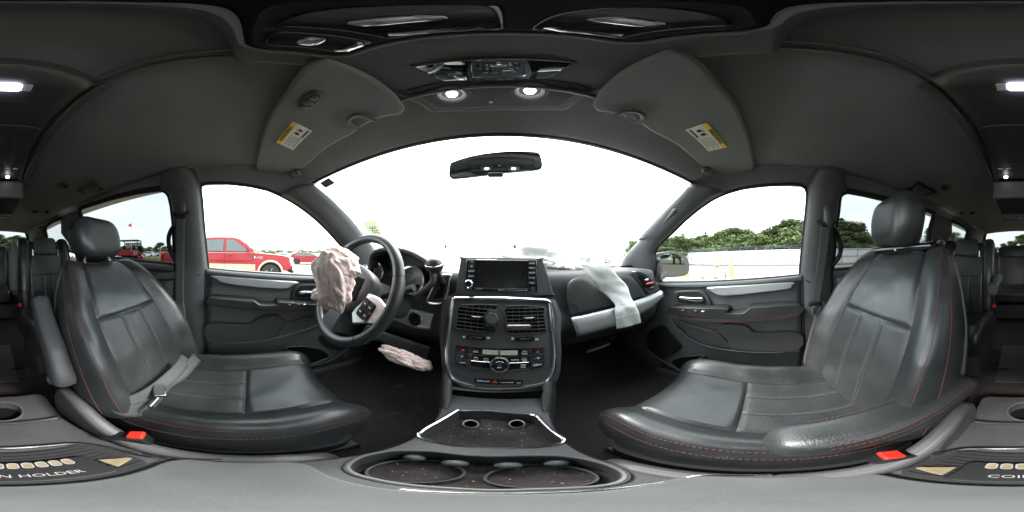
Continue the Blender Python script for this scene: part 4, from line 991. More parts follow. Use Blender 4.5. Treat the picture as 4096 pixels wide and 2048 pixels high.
# ---- infotainment unit
SN0, SNN = V((0, .590, 1.075)), V((0, -math.cos(R(8)), math.sin(R(8))))
def onN(x, y, off=0): return onP('C', x, y, SN0 + SNN*off, SNN)
tr = thing('infotainment_unit', 'black touchscreen radio with side buttons at the top of the centre stack', 'car radio', (0, .60, 1.0))
hs = [onN(x, y, .0) for x, y in ((905,690),(950,400),(985,385),(1620,392),(1655,410),(1745,690),(1700,710),(920,705))]
MB().prism(cat(hs, 2, True), -SNN*.12).obj('housing', 'plastic', tr, bevel=.012, seg=3)
bz = MB().prism([onN(x, y, .006) for x, y in ((1000,398),(1605,404),(1612,684),(986,668))], -SNN*.01).obj('bezel', 'piano', tr, bevel=.003)
MB().prism([onN(x, y, .0085) for x, y in ((1092,415),(1520,422),(1525,648),(1068,640))], -SNN*.003).obj('screen', 'screen', tr)
MB().tube([onN(x, y, .008) for x, y in ((1085,408),(1527,415),(1533,655),(1060,646))], .0016, 6, True).obj('screen_frame', 'dark_metal', tr)
def tfr(x, y, off=.009):
    o = onN(x, y, off); ux = (onN(x + 10, y, off) - o); uy = (onN(x, y - 10, off) - o); return fr(o, ux, uy - ux*(uy.dot(ux)/ux.dot(ux)))
for x0, w_, ys, labs in ((1046, 55, (424, 462, 503, 547), ('\u00b7))', '\u260e', 'RADIO', 'MEDIA')), (1563, 60, (438, 477, 518, 562, 604), ('LOAD', 'MENU', 'AUDIO', 'MY FILES', 'PULL'))):
    for y, l in zip(ys, labs):
        bt = MB().prism([onN(x0 + sx*w_/2 - (y-424)*.05*(1 if x0 < 1300 else -.02), y + sy*17, .009) for sx, sy in ((-1,-1),(1,-1),(1,1),(-1,1))], -SNN*.004).obj('button', 'black', tr, bevel=.0012)
        text('button_print', l, tfr(x0 - (y-424)*.05*(1 if x0 < 1300 else -.02), y, .0095), .0075 if len(l) < 7 else .0055, 'print_white', bt)
c = onN(1023, 612, .008); MB().lathe([(.013, 0), (.012, .012), (.009, .014), (.008, .010)], c, SNN, 24).obj('volume_knob', 'black', tr)
MB().lathe([(.0135, .008), (.0145, .010), (.0125, .0125)], c, SNN, 24, ring=True).obj('knob_ring', 'chrome', tr)
c = onN(1570, 655, .007); MB().lathe([(.009, 0), (.009, .003), (.005, .003), (.004, .001)], c, SNN, 20).obj('aux_socket', 'dark_metal', tr)
for x, y, l, sz in ((1030,580,'VOLUME',.005), (1022,655,'PUSH/ON',.005), (1105,657,'ANTITHEFT',.005), (1300,664,'SIRIUS',.009), (1475,668,'HARD DISC DRIVE',.005)):
    text('print', l, tfr(x, y, .0065), sz, 'print_white', tr)
# ---- centre stack: surround, chrome frame, vents, climate controls
ST0, STN = V((0, .545, .90)), V((0, -math.cos(R(16.8)), math.sin(R(16.8))))
def onC(x, y, off=0): return onP('W', x, y, ST0 + STN*off, STN)
def cfr(x, y, off=.004):
    o = onC(x, y, off); ux = (onC(x + 10, y, off) - o); uy = (onC(x, y - 10, off) - o); return fr(o, ux, uy - ux*(uy.dot(ux)/ux.dot(ux)))
t = thing('centre_stack', 'black centre stack with chrome frame holding vents and climate controls', 'console panel', (0, .50, .64))
fro = [(95,110),(120,60),(200,45),(780,48),(1330,75),(1395,95),(1425,140),(1460,500),(1480,780),(1460,1000),(1420,1120),(1340,1200),(1150,1240),(760,1262),(400,1240),(200,1195),(100,1130),(50,1000),(32,780),(45,560)]
body = [(-60,20),(700,-10),(1520,40),(1590,560),(1600,900),(1560,1150),(1400,1290),(760,1320),(150,1280),(-30,1130),(-80,800)]
MB().prism(cat([onC(x, y, -.004) for x, y in body], 2, True), -STN*.14).obj('surround', 'plastic', t, bevel=.02, seg=3)
MB().prism(cat([onC(x, y, .002) for x, y in fro], 2, True), -STN*.02).obj('face', 'plastic_smooth', t, bevel=.002)
MB().tube(cat([onC(x, y, .004) for x, y in fro], 3, True), .0080, 10, True, 1.0).obj('chrome_frame', 'chrome', t)
tv = t
for xs, pts in ((0, [(205,140),(690,140),(700,200),(690,440),(655,515),(300,492),(160,470),(148,420),(165,300)]), (1, [(835,150),(1320,160),(1345,250),(1372,470),(1340,505),(1100,522),(880,522),(830,480),(825,300)])):
    pr_ = cat([onC(x, y, .004) for x, y in pts], 2, True)
    vf = MB().prism(pr_, -STN*.006).obj('vent_opening', 'void', tv)
    MB().tube(pr_, .003, 6, True).obj('vent_rim', 'plastic_smooth', vf)
    for i in range(7):
        f = i/6; y = 172 + f*292
        x0, x1 = ((192 - f*34, 694) if xs == 0 else (832, 1330 + f*38))
        MB().box((onC(x0, y - 6*xs, .006) + onC(x1, y + 12 + (18*f if xs == 0 else -8*f), .006))/2, ((onC(x1, y, 0) - onC(x0, y, 0)).length, .012, .0026), Matrix.Rotation(R(-20), 3, 'X') @ Matrix.Rotation(R(1.5 if xs == 0 else 0), 3, 'Y')).obj('slat', 'plastic', vf)
    for i in range(5):
        x = (280 + i*85) if xs == 0 else (920 + i*85)
        MB().box(onC(x, 320, .002), (.0015, .006, .10), Matrix.Rotation(R(-16.8), 3, 'X')).obj('vane', 'plastic', vf)
    c = onC(430, 300, .013) if xs == 0 else onC(1137, 315, .013); MB().box(c, (.042, .014, .012)).obj('tab', 'piano', vf, bevel=.004)
    MB().box(c + STN*.008, (.026, .002, .005)).obj('tab_chrome', 'chrome', vf, bevel=.001)
for x, y, sx in ((425, 577, 0), (1085, 598, 0)):
    w_ = MB().box(onC(x, y, .004), (.062, .012, .014)).obj('wheel_slot', 'void', t, bevel=.005)
    MB().tube([onC(x - 88, y, .007), onC(x, y, .009), onC(x + 88, y, .007)], [.004, .0065, .004], 10).obj('thumb_wheel', 'piano', w_)
    MB().box(onC(x, y - 5, .0155), (.03, .001, .002)).obj('wheel_shine', 'chrome', w_)
    MB().prism([cfr(x - 168, y - 8, .003)(a, c) for a, c in ((-.004,-.004),(.004,-.004),(.004,.004),(-.004,.004))], STN*.0006).obj('print', 'print_white', t)
    for i in range(3): MB().box(onC(x + 162, y + 4 + 10*(i - 1), .003), (.012, .001, .0016)).obj('print', 'print_white', t)
# climate panel
cp = [(155,672),(420,705),(750,722),(1080,718),(1345,700),(1352,900),(1335,980),(1250,1000),(1100,1010),(750,1022),(420,1005),(180,965),(138,920)]
cpo = MB().prism([onC(x, y, .0045) for x, y in cp], -STN*.004).obj('climate_panel', 'piano', t, bevel=.0015)
MB().tube([onC(x, y, .005) for x, y in cp], .0011, 5, True).obj('panel_line', 'dark_metal', cpo)
for pts in ([(330,715),(325,960),(400,990),(640,1002)], [(1165,722),(1165,985),(1100,1005),(860,1016)], [(320,805),(640,826)], [(850,835),(1165,820)], [(165,780),(325,795)], [(150,865),(320,880)], [(1170,812),(1345,795)], [(1170,908),(1345,890)]):
    MB().tube([onC(x, y, .0052) for x, y in pts], .0008, 4).obj('seam', 'dark_metal', cpo)
MB().prism([onC(x, y, .0052) for x, y in ((512,738),(985,752),(985,815),(505,800))], -STN*.001).obj('display', 'lcd', cpo)
MB().tube([onC(735, 742, .0056), onC(732, 812, .0056)], .002, 4).obj('display_gap', 'black', cpo)
for x, y, l, sz, m_ in ((417,768,'A/C',.010,'print_white'), (238,918,'SYNC',.008,'print_white'), (947,882,'AUTO',.009,'print_white'), (1082,800,'FRONT',.006,'print_white'), (1075,893,'REAR',.006,'print_white'), (1062,948,'REAR',.007,'print_white'), (1270,942,'REAR',.008,'print_white'), (738,986,'OFF',.007,'print_white')):
    text('print', l, cfr(x, y, .0052 if l != 'OFF' else .017), sz, m_, cpo)
for x, y, up_, m_ in ((243,744,1,'print_red'), (230,832,-1,'print_blue'), (1257,768,1,'print_red'), (1264,858,-1,'print_blue')):
    F = cfr(x, y, .0052); MB().prism([F(-.006, -.0035*up_), F(.006, -.0035*up_), F(0, .0045*up_)], STN*.0006).obj('arrow', m_, cpo)
for x, y in ((417,858), (556,872), (1080,775), (1073,866), (1062,972), (1222,948)):
    F = cfr(x, y, .0055); MB().tube([F(a*.008, c*.0035) for a, c in ((-1,-1),(1,-1),(.7,1),(-.7,1))], .0007, 4, True).obj('icon', 'print_white', cpo)
for xa, ya, xb, yb_ in ((355,890,608,912), (872,922,1132,912)): MB().tube([onC(xa, ya, .0058), onC(xb, yb_, .0058)], .0013, 6).obj('chrome_line', 'chrome', cpo)
c = onC(742, 935, .004); k_ = MB().lathe([(.029, 0), (.028, .010), (.025, .012), (.0001, .0115)], c, STN, 40).obj('fan_knob', 'piano', t)
MB().lathe([(.0285, .007), (.0300, .009), (.0285, .0125), (.0262, .0128), (.0262, .009)], c, STN, 40, ring=True).obj('knob_ring', 'chrome', k_)
F = cfr(742, 912, .0165); MB().tube([F(.016*math.cos(R(a)), .016*math.sin(R(a)) - .013) for a in range(45, 140, 10)], .0012, 4).obj('fan_arc', 'print_white', k_)
MB().lathe([(.006, .012), (.005, .014), (.0001, .014)], c, STN, 16).obj('knob_centre', 'dark_metal', k_)
# lower switch row
lo = MB().prism([onC(x, y, .004) for x, y in ((395,1122),(1075,1140),(1072,1205),(405,1190))], -STN*.003).obj('switch_row', 'piano', t, bevel=.001)
for i, (x0, x1, l, m_) in enumerate(((415,612,'econ','print_white'), (618,728,'','print_red'), (735,940,'115V POWER','print_white'), (945,1055,'OFF','print_white'))):
    sw_ = MB().prism([onC(x, y, .0055) for x, y in ((x0,1128 + i*5),(x1,1131 + i*5),(x1,1195 + i*4),(x0,1192 + i*4))], -STN*.003).obj('switch', 'black', lo, bevel=.001)
    cxm = (x0 + x1)/2; cym = 1163 + i*5
    if l: text('switch_print', l, cfr(cxm + (45 if i == 0 else 0), cym + (14 if i else 4), .006), .010 if i == 0 else .0065, m_, lo)
    if i == 0: MB().prism([cfr(470, cym, .006)(a, c_) for a, c_ in ((-.009,-.003),(.009,-.004),(.008,.003),(-.008,.004))], STN*.0005).obj('leaf_icon', 'print_green', lo)
    if i == 1:
        F = cfr(cxm, cym + 8, .006); MB().tube([F(-.007, -.004), F(.007, -.004), F(0, .007)], .0013, 5, True).obj('hazard_triangle', 'print_red', lo); MB().prism([F(-.004, -.002, 0), F(.004, -.002, 0), F(0, .004, 0)], STN*.0005).obj('hazard_triangle', 'print_red', lo)
# hexagonal phone mount clipped to the left vent
t = thing('phone_mount', 'black hexagonal phone mount clipped to the left centre vent', 'phone mount', onC(640, 320, .01))
hx = [(505,300),(580,205),(700,210),(770,330),(690,440),(570,400)]; hx = [(515,290),(585,200),(705,215),(770,335),(685,435),(545,400)]
MB().prism([onC(x, y, .020) for x, y in hx], -STN*.014).obj('plate', 'rubber', t, bevel=.004)
hx2 = [(545,300),(600,235),(690,245),(735,335),(670,405),(570,385)]
MB().prism([onC(x, y, .0225) for x, y in hx2], -STN*.004).obj('pad', 'plastic_smooth', t, bevel=.002)
MB().box(onC(620, 440, .008), (.035, .02, .03)).obj('clip', 'black', t, bevel=.004)
# air freshener clip on the right vent
a, c = onC(838, 428, .016), onC(1160, 425, .016)
o = MB().tube([a, a.lerp(c, .04), a.lerp(c, .5), a.lerp(c, .96), c], [.006, .0085, .009, .0085, .006], 14).obj('vent_clip', 'steel'); tag(o, 'silver and red tube clip on the right centre vent', 'air freshener')
MB().tube([a + V((0, .004, -.004)), c + V((0, .004, -.004))], .0085, 10).obj('red_backing', 'red_plastic', o)
# ---- gear lever beside the cluster
t = thing('gear_lever', 'gear lever with round black knob between wheel and radio', 'gear lever', onD('C', 780, 620, .02))
go_ = [(770,548),(865,540),(850,600),(830,700),(805,765),(760,782),(690,775),(663,755),(690,680),(730,610)]
pg = cat([onD('C', x, y, .028) for x, y in go_], 3, True); MB().prism(pg, V((0, .03, 0))).obj('gate_plate', 'plastic_smooth', t, bevel=.002)
MB().tube(pg, .005, 8, True).obj('chrome_frame', 'chrome', t)
MB().prism([onD('C', x, y, .030) for x, y in ((770,590),(800,590),(820,620),(800,700),(790,735),(720,740),(725,710),(745,705),(750,670),(775,655))], V((0, .004, 0))).obj('gate_slot', 'void', t)
k1 = onD('C', 725, 455, .115); k0 = onD('C', 800, 600, .03); MB().tube([k0, k1], [.010, .008], 10).obj('shaft', 'dark_metal', t)
kb = MB().ball(k1, (.030, .030, .028), 24, 16, .9).obj('knob', 'leather', t)
MB().tube([k1 + V((.030*math.cos(a), -.004 + .030*math.sin(a)*.8, .004 + .008*math.sin(a))) for a in [2*math.pi*i/24 for i in range(24)]], .0022, 6, True).obj('knob_ring', 'chrome', kb)
# pedals
t = thing('brake_pedal', 'dark brake pedal in the driver footwell', 'pedal', (-.36, .86, .45))
MB().box((-.36, .84, .52), (.10, .02, .06), Matrix.Rotation(R(-35), 3, 'X')).obj('pad', 'rubber', t, bevel=.005); MB().tube([V((-.36, .86, .53)), V((-.34, .95, .7)), V((-.33, .97, .9))], .010, 8).obj('arm', 'dark_metal', t)
# ================================================================ FLOOR CONSOLE
CZ = .600
t = thing('floor_console', 'grey floor console with tray, twin cup holders and sliding lid between the front seats', 'console', (0, 0, .36))
hw = [(.52, .185), (.44, .150), (.36, .130), (.28, .123), (.20, .126), (.12, .140), (.03, .150), (-.08, .152), (-.18, .146), (-.27, .136), (-.32, .13)]
c_ = cat([V((x, y, 0)) for y, x in hw], 4)
def ct(y): return CZ + (.10*max(0, (y - .40)/.12)**1.5 if y > .40 else 0) - .012*max(0, -(y + .2))/.1
rings = []
for q in c_:
    w_ = q.x; y = q.y; z = ct(y)
    rings.append([V((w_*k, y, z + dz)) for k, dz in ((-1.03, -.30), (-1.03, -.12), (-1.0, -.025), (-.975, -.006), (-.94, 0), (-.6, .003), (0, .004), (.6, .003), (.94, 0), (.975, -.006), (1.0, -.025), (1.03, -.12), (1.03, -.30))])
body = MB().loft(rings).obj('body', 'console_plastic', t)
# cutters: front tray and cup holder well
def poly(pts, z0, z1, taper=.92):
    c = sum((V(p) for p in pts), V())/len(pts); top = [V((p[0], p[1], z1)) for p in pts]; bot = [V((c.x + (p[0]-c.x)*taper, c.y + (p[1]-c.y)*taper, z0)) for p in pts]
    return MB().loft([bot, top])
trayp = [onZ('I', x, y, CZ + .003) for x, y in ((590,725),(615,700),(690,650),(900,530),(960,520),(1200,520),(1540,552),(1590,570))] + [onZ('J', x, y, CZ + .003) for x, y in ((330,580),(440,690),(535,755),(540,785),(480,812),(300,838))] + [onZ('I', x, y, CZ + .003) for x, y in ((1200,835),(900,820),(690,780),(610,750))]
trayp = cat(trayp, 2, True)
cupp = [onZ('I', x, y, CZ + .003) for x, y in ((-30,1000),(60,930),(200,890),(400,862),(700,868),(1000,900),(1280,910))] + [onZ('J', x, y, CZ + .003) for x, y in ((200,905),(480,905),(700,930),(900,975),(1040,1030),(1090,1080),(1050,1130),(900,1165),(650,1185),(300,1196))] + [onZ('I', x, y, CZ + .003) for x, y in ((1200,1205),(900,1190),(500,1160),(200,1110),(20,1060))]
cupp = resample(cat(cupp, 3, True), 60, True)
cut(body, [poly(trayp, CZ - .055, CZ + .03, .90).obj('c1', 'plastic'), poly(cupp, CZ - .065, CZ + .03, .92).obj('c2', 'plastic')])
MB().tube(trayp, .0048, 8, True).obj('tray_frame', 'chrome', t)
MB().tube(cupp, .0045, 8, True).obj('cup_rim', 'trim_plastic', t)
fl_ = MB().prism([V((p.x*.94, .295 + (p.y - .295)*.93, CZ - .050)) for p in trayp], V((0, 0, .004))).obj('tray_mat', 'carpet', t)
for px_ in (1040, 1432):
    sc0 = onZ('I', px_, 632, CZ - .028)
    MB().lathe([(.019, -.02), (.019, .004), (.014, .004), (.013, -.008), (.0001, -.010)], sc0, V((0, -1, .9)), 24).obj('power_socket', 'void', t)
    MB().lathe([(.0165, .003), (.0185, .005), (.0145, .006)], sc0, V((0, -1, .9)), 24, ring=True).obj('socket_ring', 'satin', t)
cc = sum(cupp, V())/len(cupp)
MB().prism([V((cc.x + (p.x - cc.x)*.93, cc.y + (p.y - cc.y)*.93, CZ - .062)) for p in cupp], V((0, 0, .004))).obj('cup_mat', 'carpet', t)
for sx in (-1, 1):
    c = V((cc.x + sx*.055, cc.y - .002, CZ - .06))
    b = MB(); b.lathe([(.043, 0), (.044, .014), (.047, .016), (.049, .0)], c, (0, 0, 1), 36, ring=True); b.obj('cup_well', 'console_plastic', t)
    for a in (55, 125):
        p = c + V((.046*math.cos(R(a)), .046*math.sin(R(a)), .036)); MB().ball(p, (.016, .012, .014), 14, 8).obj('cup_grip', 'lid_plastic', t)
b = MB()
for i in range(240):      # crumbs and grit
    if i < 150: p = V((random.uniform(-.10, .10), random.choice((random.uniform(.22, .36), random.gauss(.345, .012))), CZ - .044))
    else: p = V((cc.x + random.uniform(-.1, .1), cc.y + random.uniform(-.05, .05), CZ - .056))
    r = random.uniform(.0004, .0015); b.ball(p, (r, r*random.uniform(.6, 1.4), r*.7), 5, 4)
o = b.obj('crumbs', 'debris'); o['kind'] = 'stuff'; o['label'] = 'pale crumbs and grit scattered in the console tray'
# storage slot under the stack
sl_ = [onC(x, y, .0) for x, y in ((0, 0), (1, 0))]
MB().box((0, .50, .630), (.27, .10, .055)).obj('slot_surround', 'plastic', t, bevel=.008)
MB().prism([onY('I', x, y, .447) for x, y in ((890,340),(1665,340),(1640,425),(1280,450),(885,405))], V((0, .004, 0))).obj('storage_slot', 'void', t, bevel=.002)
MB().tube([onY('I', x, y, .445) for x, y in ((885,405),(1080,430),(1280,448),(1480,438),(1650,425))], .003, 6).obj('slot_lip', 'plastic_smooth', t)
for s in (-1, 1): MB().tube([V((s*.155, .50, .70)), V((s*.140, .452, .655)), V((s*.128, .42, .615)), V((s*.120, .39, .600))], [.016, .015, .012, .006], 10).obj('side_blade', 'console_plastic', t)
MB().tube(cat([V((x, y, CZ + .012)) for x, y in ((-.02, .068), (.06, .070), (.12, .062), (.145, .045), (.150, .0))], 4), .0035, 8).obj('chrome_strip', 'chrome', t)
# sliding lid directly below the camera and coin tray behind it
MB().prism([V((x, -.005 + y, CZ + .004)) for x, y in rrect(.285, .145, .03, 5)], V((0, 0, .012))).obj('lid', 'lid_plastic', t, bevel=.004)
wel = [V((x*.118, y, CZ + .004)) for x, y in ((-.9, -.085), (.9, -.085), (1.0, -.10), (1.03, -.14), (.98, -.175), (.72, -.196), (-.72, -.196), (-.98, -.175), (-1.03, -.14), (-1.0, -.10))]
MB().prism(wel, V((0, 0, .004))).obj('ribbed_mat', 'rubber', t, bevel=.001)
for i in range(9): MB().box((0, -.097 - .0115*i, CZ + .0095), (.222 - (.004*i if i < 6 else .012*(i - 4)), .004, .003)).obj('rib', 'rubber', t)
MB().tube(cat([V((x, y, CZ + .008)) for x, y in ((-.150, -.02), (-.138, -.08), (-.126, -.14), (-.112, -.180), (-.08, -.205), (0, -.212), (.08, -.205), (.112, -.180), (.126, -.14), (.138, -.08), (.150, -.02))], 4), .0050, 8).obj('chrome_strip', 'chrome', t)
tk = thing('coin_holder', 'dark coin holder with tan slots in the console behind the lid', 'coin holder', (0, -.12, CZ + .01))
MB().prism([V((x, -.122 + y, CZ + .012)) for x, y in rrect(.150, .066, .010)], V((0, 0, .006))).obj('tray', 'black', tk, bevel=.002)
for i in range(8):
    x = -.049 + .014*i; MB().prism([V((x + a, -.143 + c, CZ + .0185)) for a, c in rrect(.0095, .017, .004)], V((0, 0, .0015))).obj('coin_slot', 'tan_plastic', tk, bevel=.0005)
    MB().tube([V((x + a, -.143 + c, CZ + .0205)) for a, c in rrect(.0100, .0175, .004)], .0009, 5, True).obj('slot_rim', 'print_grey', tk)
text('lettering', 'COIN HOLDER', fr(V((0, -.108, CZ + .0185)), V((-1, 0, 0)), V((0, -1, 0))), .014, 'print_grey', tk)
for sx in (-1, 1): MB().prism([V((sx*(.080 + a), -.115 + c, CZ + .014)) for a, c in ((0, -.018), (.03, -.002), (.032, .004), (0, .014))], V((0, 0, .003))).obj('side_tray', 'tan_plastic', tk, bevel=.001)
# rear part with a cup holder
rb = MB().loft([[V((x, -.405 + y, z)) for x, y in rrect(w_, d_, .03, 5)] for z, w_, d_ in ((.36, .27, .17), (.54, .27, .17), (.558, .262, .162), (.560, .245, .145))]).obj('rear_end', 'console_plastic', t)
cut(rb, [MB().lathe([(.046, 0), (.050, .2)], V((0, -.405, .515)), (0, 0, 1), 32).obj('c3', 'plastic')])
MB().lathe([(.0001, .0), (.046, .0), (.046, .002), (.0001, .002)], V((0, -.405, .517)), (0, 0, 1), 32).obj('cup_floor', 'void', t)
MB().tube([V((.051*math.cos(a), -.405 + .051*math.sin(a), .560)) for a in [2*math.pi*i/36 for i in range(36)]], .0025, 6, True).obj('cup_rim', 'trim_plastic', t)
MB().tube([V((-.12, -.335, .565)), V((-.115, -.33, .572)), V((.115, -.33, .572)), V((.12, -.335, .565))], .010, 8).obj('grab_edge', 'console_plastic', t)
# ================================================================ OVERHEAD
OZ_ = 1.535
t = thing('overhead_console', 'long overhead console with two lit reading lamps above the windshield', 'overhead console', (0, .15, OZ_))
def oh(x, y): return HL(x, y) - .030
fo_ = [(-.148, -.02), (-.146, .18), (-.140, .22), (-.128, .285), (-.05, .305), (.05, .305), (.128, .285), (.140, .22), (.146, .18), (.148, -.02)]
MB().prism([V((x, y, 1.538)) for x, y in fo_], V((0, 0, .05))).obj('shell', 'trim_plastic', t, bevel=.008, seg=3)
MB().prism([V((x*.86, .205 + (y - .205)*.78 + .004, 1.5345)) for x, y in fo_ if y > .15], V((0, 0, .01))).obj('lamp_panel', 'plastic_smooth', t, bevel=.004)
for k, x, y in (('Q', 660, 382), ('Q', 1330, 355)):
    c = onZ(k, x, y, 1.530); MB().lathe([(.030, .004), (.028, -.003), (.022, -.004), (.016, .004)], c, (0, 0, 1), 28, ring=True).obj('lamp_bezel', 'trim_plastic', t)
    MB().lathe([(.0001, -.004), (.008, -.003), (.009, .004), (.0001, .004)], c, (0, 0, 1), 20).obj('lamp', 'lamp_white', t)
MB().ball(onZ('Q', 995, 448, 1.530), (.004, .003, .003), 8, 6).obj('sensor', 'lamp_clear', t)
# curved cabin mirror
rows = []
for i in range(25):
    x = -.078 + .156*i/24; rows.append([V((x*(1 + .10*(y - .134)/.063*-1), y - .25*x*x, 1.531 - .05*(.165 - y) + x*x/.9 + (y - .165)**2/1.4)) for y in fcut(.136, .199, 14)])
MB().loft(rows, ring=False).obj('cabin_mirror', 'mirror', t)
MB().tube([rows[0][0]] + [r[0] for r in rows] + rows[-1] + [r[-1] for r in reversed(rows)] + list(reversed(rows[0])), .0022, 6, True).obj('mirror_frame', 'plastic_smooth', t)
MB().tube(cat([V((x, .212 - .15*x*x, 1.530)) for x in fcut(-.150, .150, 11)], 3), .006, 8).obj('mirror_lip', 'lid_plastic', t)
# rails running back
for s in (-1, 1):
    MB().tube([V((s*.150, .19, 1.552)), V((s*.148, .08, 1.558)), V((s*.135, -.02, 1.562)), V((s*.132, -.22, 1.562))], .0055, 8).obj('side_rail', 'trim_plastic', t)
    MB().tube([V((s*.128, .19, 1.545)), V((s*.126, .05, 1.552)), V((s*.116, -.02, 1.556)), V((s*.114, -.21, 1.556))], .003, 6).obj('side_rail', 'lid_plastic', t)
# overhead bin straight above
t = thing('overhead_bin', 'glossy black overhead storage bin directly above the seats', 'overhead bin', (0, .03, 1.54))
MB().prism([V((x - .01, .030 + y, 1.5310)) for x, y in rrect(.196, .080, .02, 5)], V((0, 0, .025))).obj('shell', 'black', t, bevel=.006)
MB().tube([V((x - .01, .030 + y, 1.5320)) for x, y in rrect(.202, .086, .022, 5)], .004, 8, True).obj('rim', 'trim_plastic', t)
for x, w_ in ((-.078, .040), (-.018, .066), (.048, .054)):
    MB().prism([V((x + a, .034 + c, 1.5280)) for a, c in rrect(w_ - .004, .062, .006)], V((0, 0, .006))).obj('bin_door', 'piano', t, bevel=.002)
    MB().tube([V((x - w_*.32, .056, 1.5270)), V((x - w_*.2, .060, 1.5240)), V((x + w_*.2, .060, 1.5240)), V((x + w_*.32, .056, 1.5270))], .0045, 10).obj('latch', 'chrome', t)  # curved chrome bow added so the bin shows bright window reflections
    MB().ball((x, .030, 1.5275), (w_*.26, .008, .003), 20, 8, .7).obj('glint_bead', 'chrome', t)  # added chrome bead, another bright glint of the windows on the bin
# rear overhead console
t = thing('rear_overhead_console', 'rear overhead console with a lit dome lamp and a folded video screen', 'overhead console', (0, -.6, 1.45))
rows = []
for y in fcut(-.195, -.78, 20):
    f = (y + .195)/-.585; w_ = .132; z = 1.538 + .014*math.sin(math.pi*f) - .015*f
    rows.append([V((x*w_, y - (.028*(1-x*x) if f == 0 else 0)*-1, z + .02*abs(x)**8)) for x in fcut(-1, 1, 15)])
rows2 = [[V((q.x, q.y, 1.585)) for q in r] for r in rows]
MB().loft(rows, ring=False).obj('panel', 'plastic_smooth', t, solid=.006)
MB().strip(rows[0], [q + V((0, .004, .05)) for q in rows[0]], 3).obj('front_lip', 'plastic_smooth', t)
for s in (-1, 1): MB().tube([V((s*.138, y, 1.548 - .015*((y + .195)/-.585))) for y in fcut(-.19, -1.3, 14)], .011, 8, flat=.7).obj('side_rail', 'trim_plastic', t)
MB().box((0, -.232, 1.530), (.050, .022, .010)).obj('dome_lamp', 'lamp_dome', t, bevel=.003)
for k in (-1, 1): MB().box((k*.034, -.232, 1.531), (.016, .020, .008)).obj('lamp_switch', 'lamp_clear', t, bevel=.002)
MB().prism([V((x, -.50 + y, 1.5305)) for x, y in rrect(.20, .24, .015)], V((0, 0, .006))).obj('screen_lid', 'plastic_smooth', t, bevel=.003)
MB().tube([V((x, -.50 + y, 1.530)) for x, y in rrect(.205, .245, .016)], .0015, 5, True).obj('seam', 'lid_plastic', t)
for x in (-.095, -.055, .06, .10): MB().box((x*.8, -.645, 1.520), (.020, .010, .004)).obj('button', 'chrome', t, bevel=.0015)
for x in (-.05, .062): MB().lathe([(.0001, -.004), (.008, -.003), (.009, .003), (.0001, .003)], V((x, -.715, 1.512)), (0, 0, 1), 16).obj('lamp', 'lamp_white', t)
MB().box((0, -.93, 1.468), (.258, .34, .095)).obj('screen_housing', 'trim_plastic', t, bevel=.010, seg=3)
MB().box((0, -1.14, 1.43), (.23, .10, .07)).obj('vent_unit', 'plastic_smooth', t, bevel=.010)
for x in (-.06, 0, .06): MB().box((x, -1.11, 1.393), (.045, .03, .006)).obj('vent_slot', 'steel', t, bevel=.002)
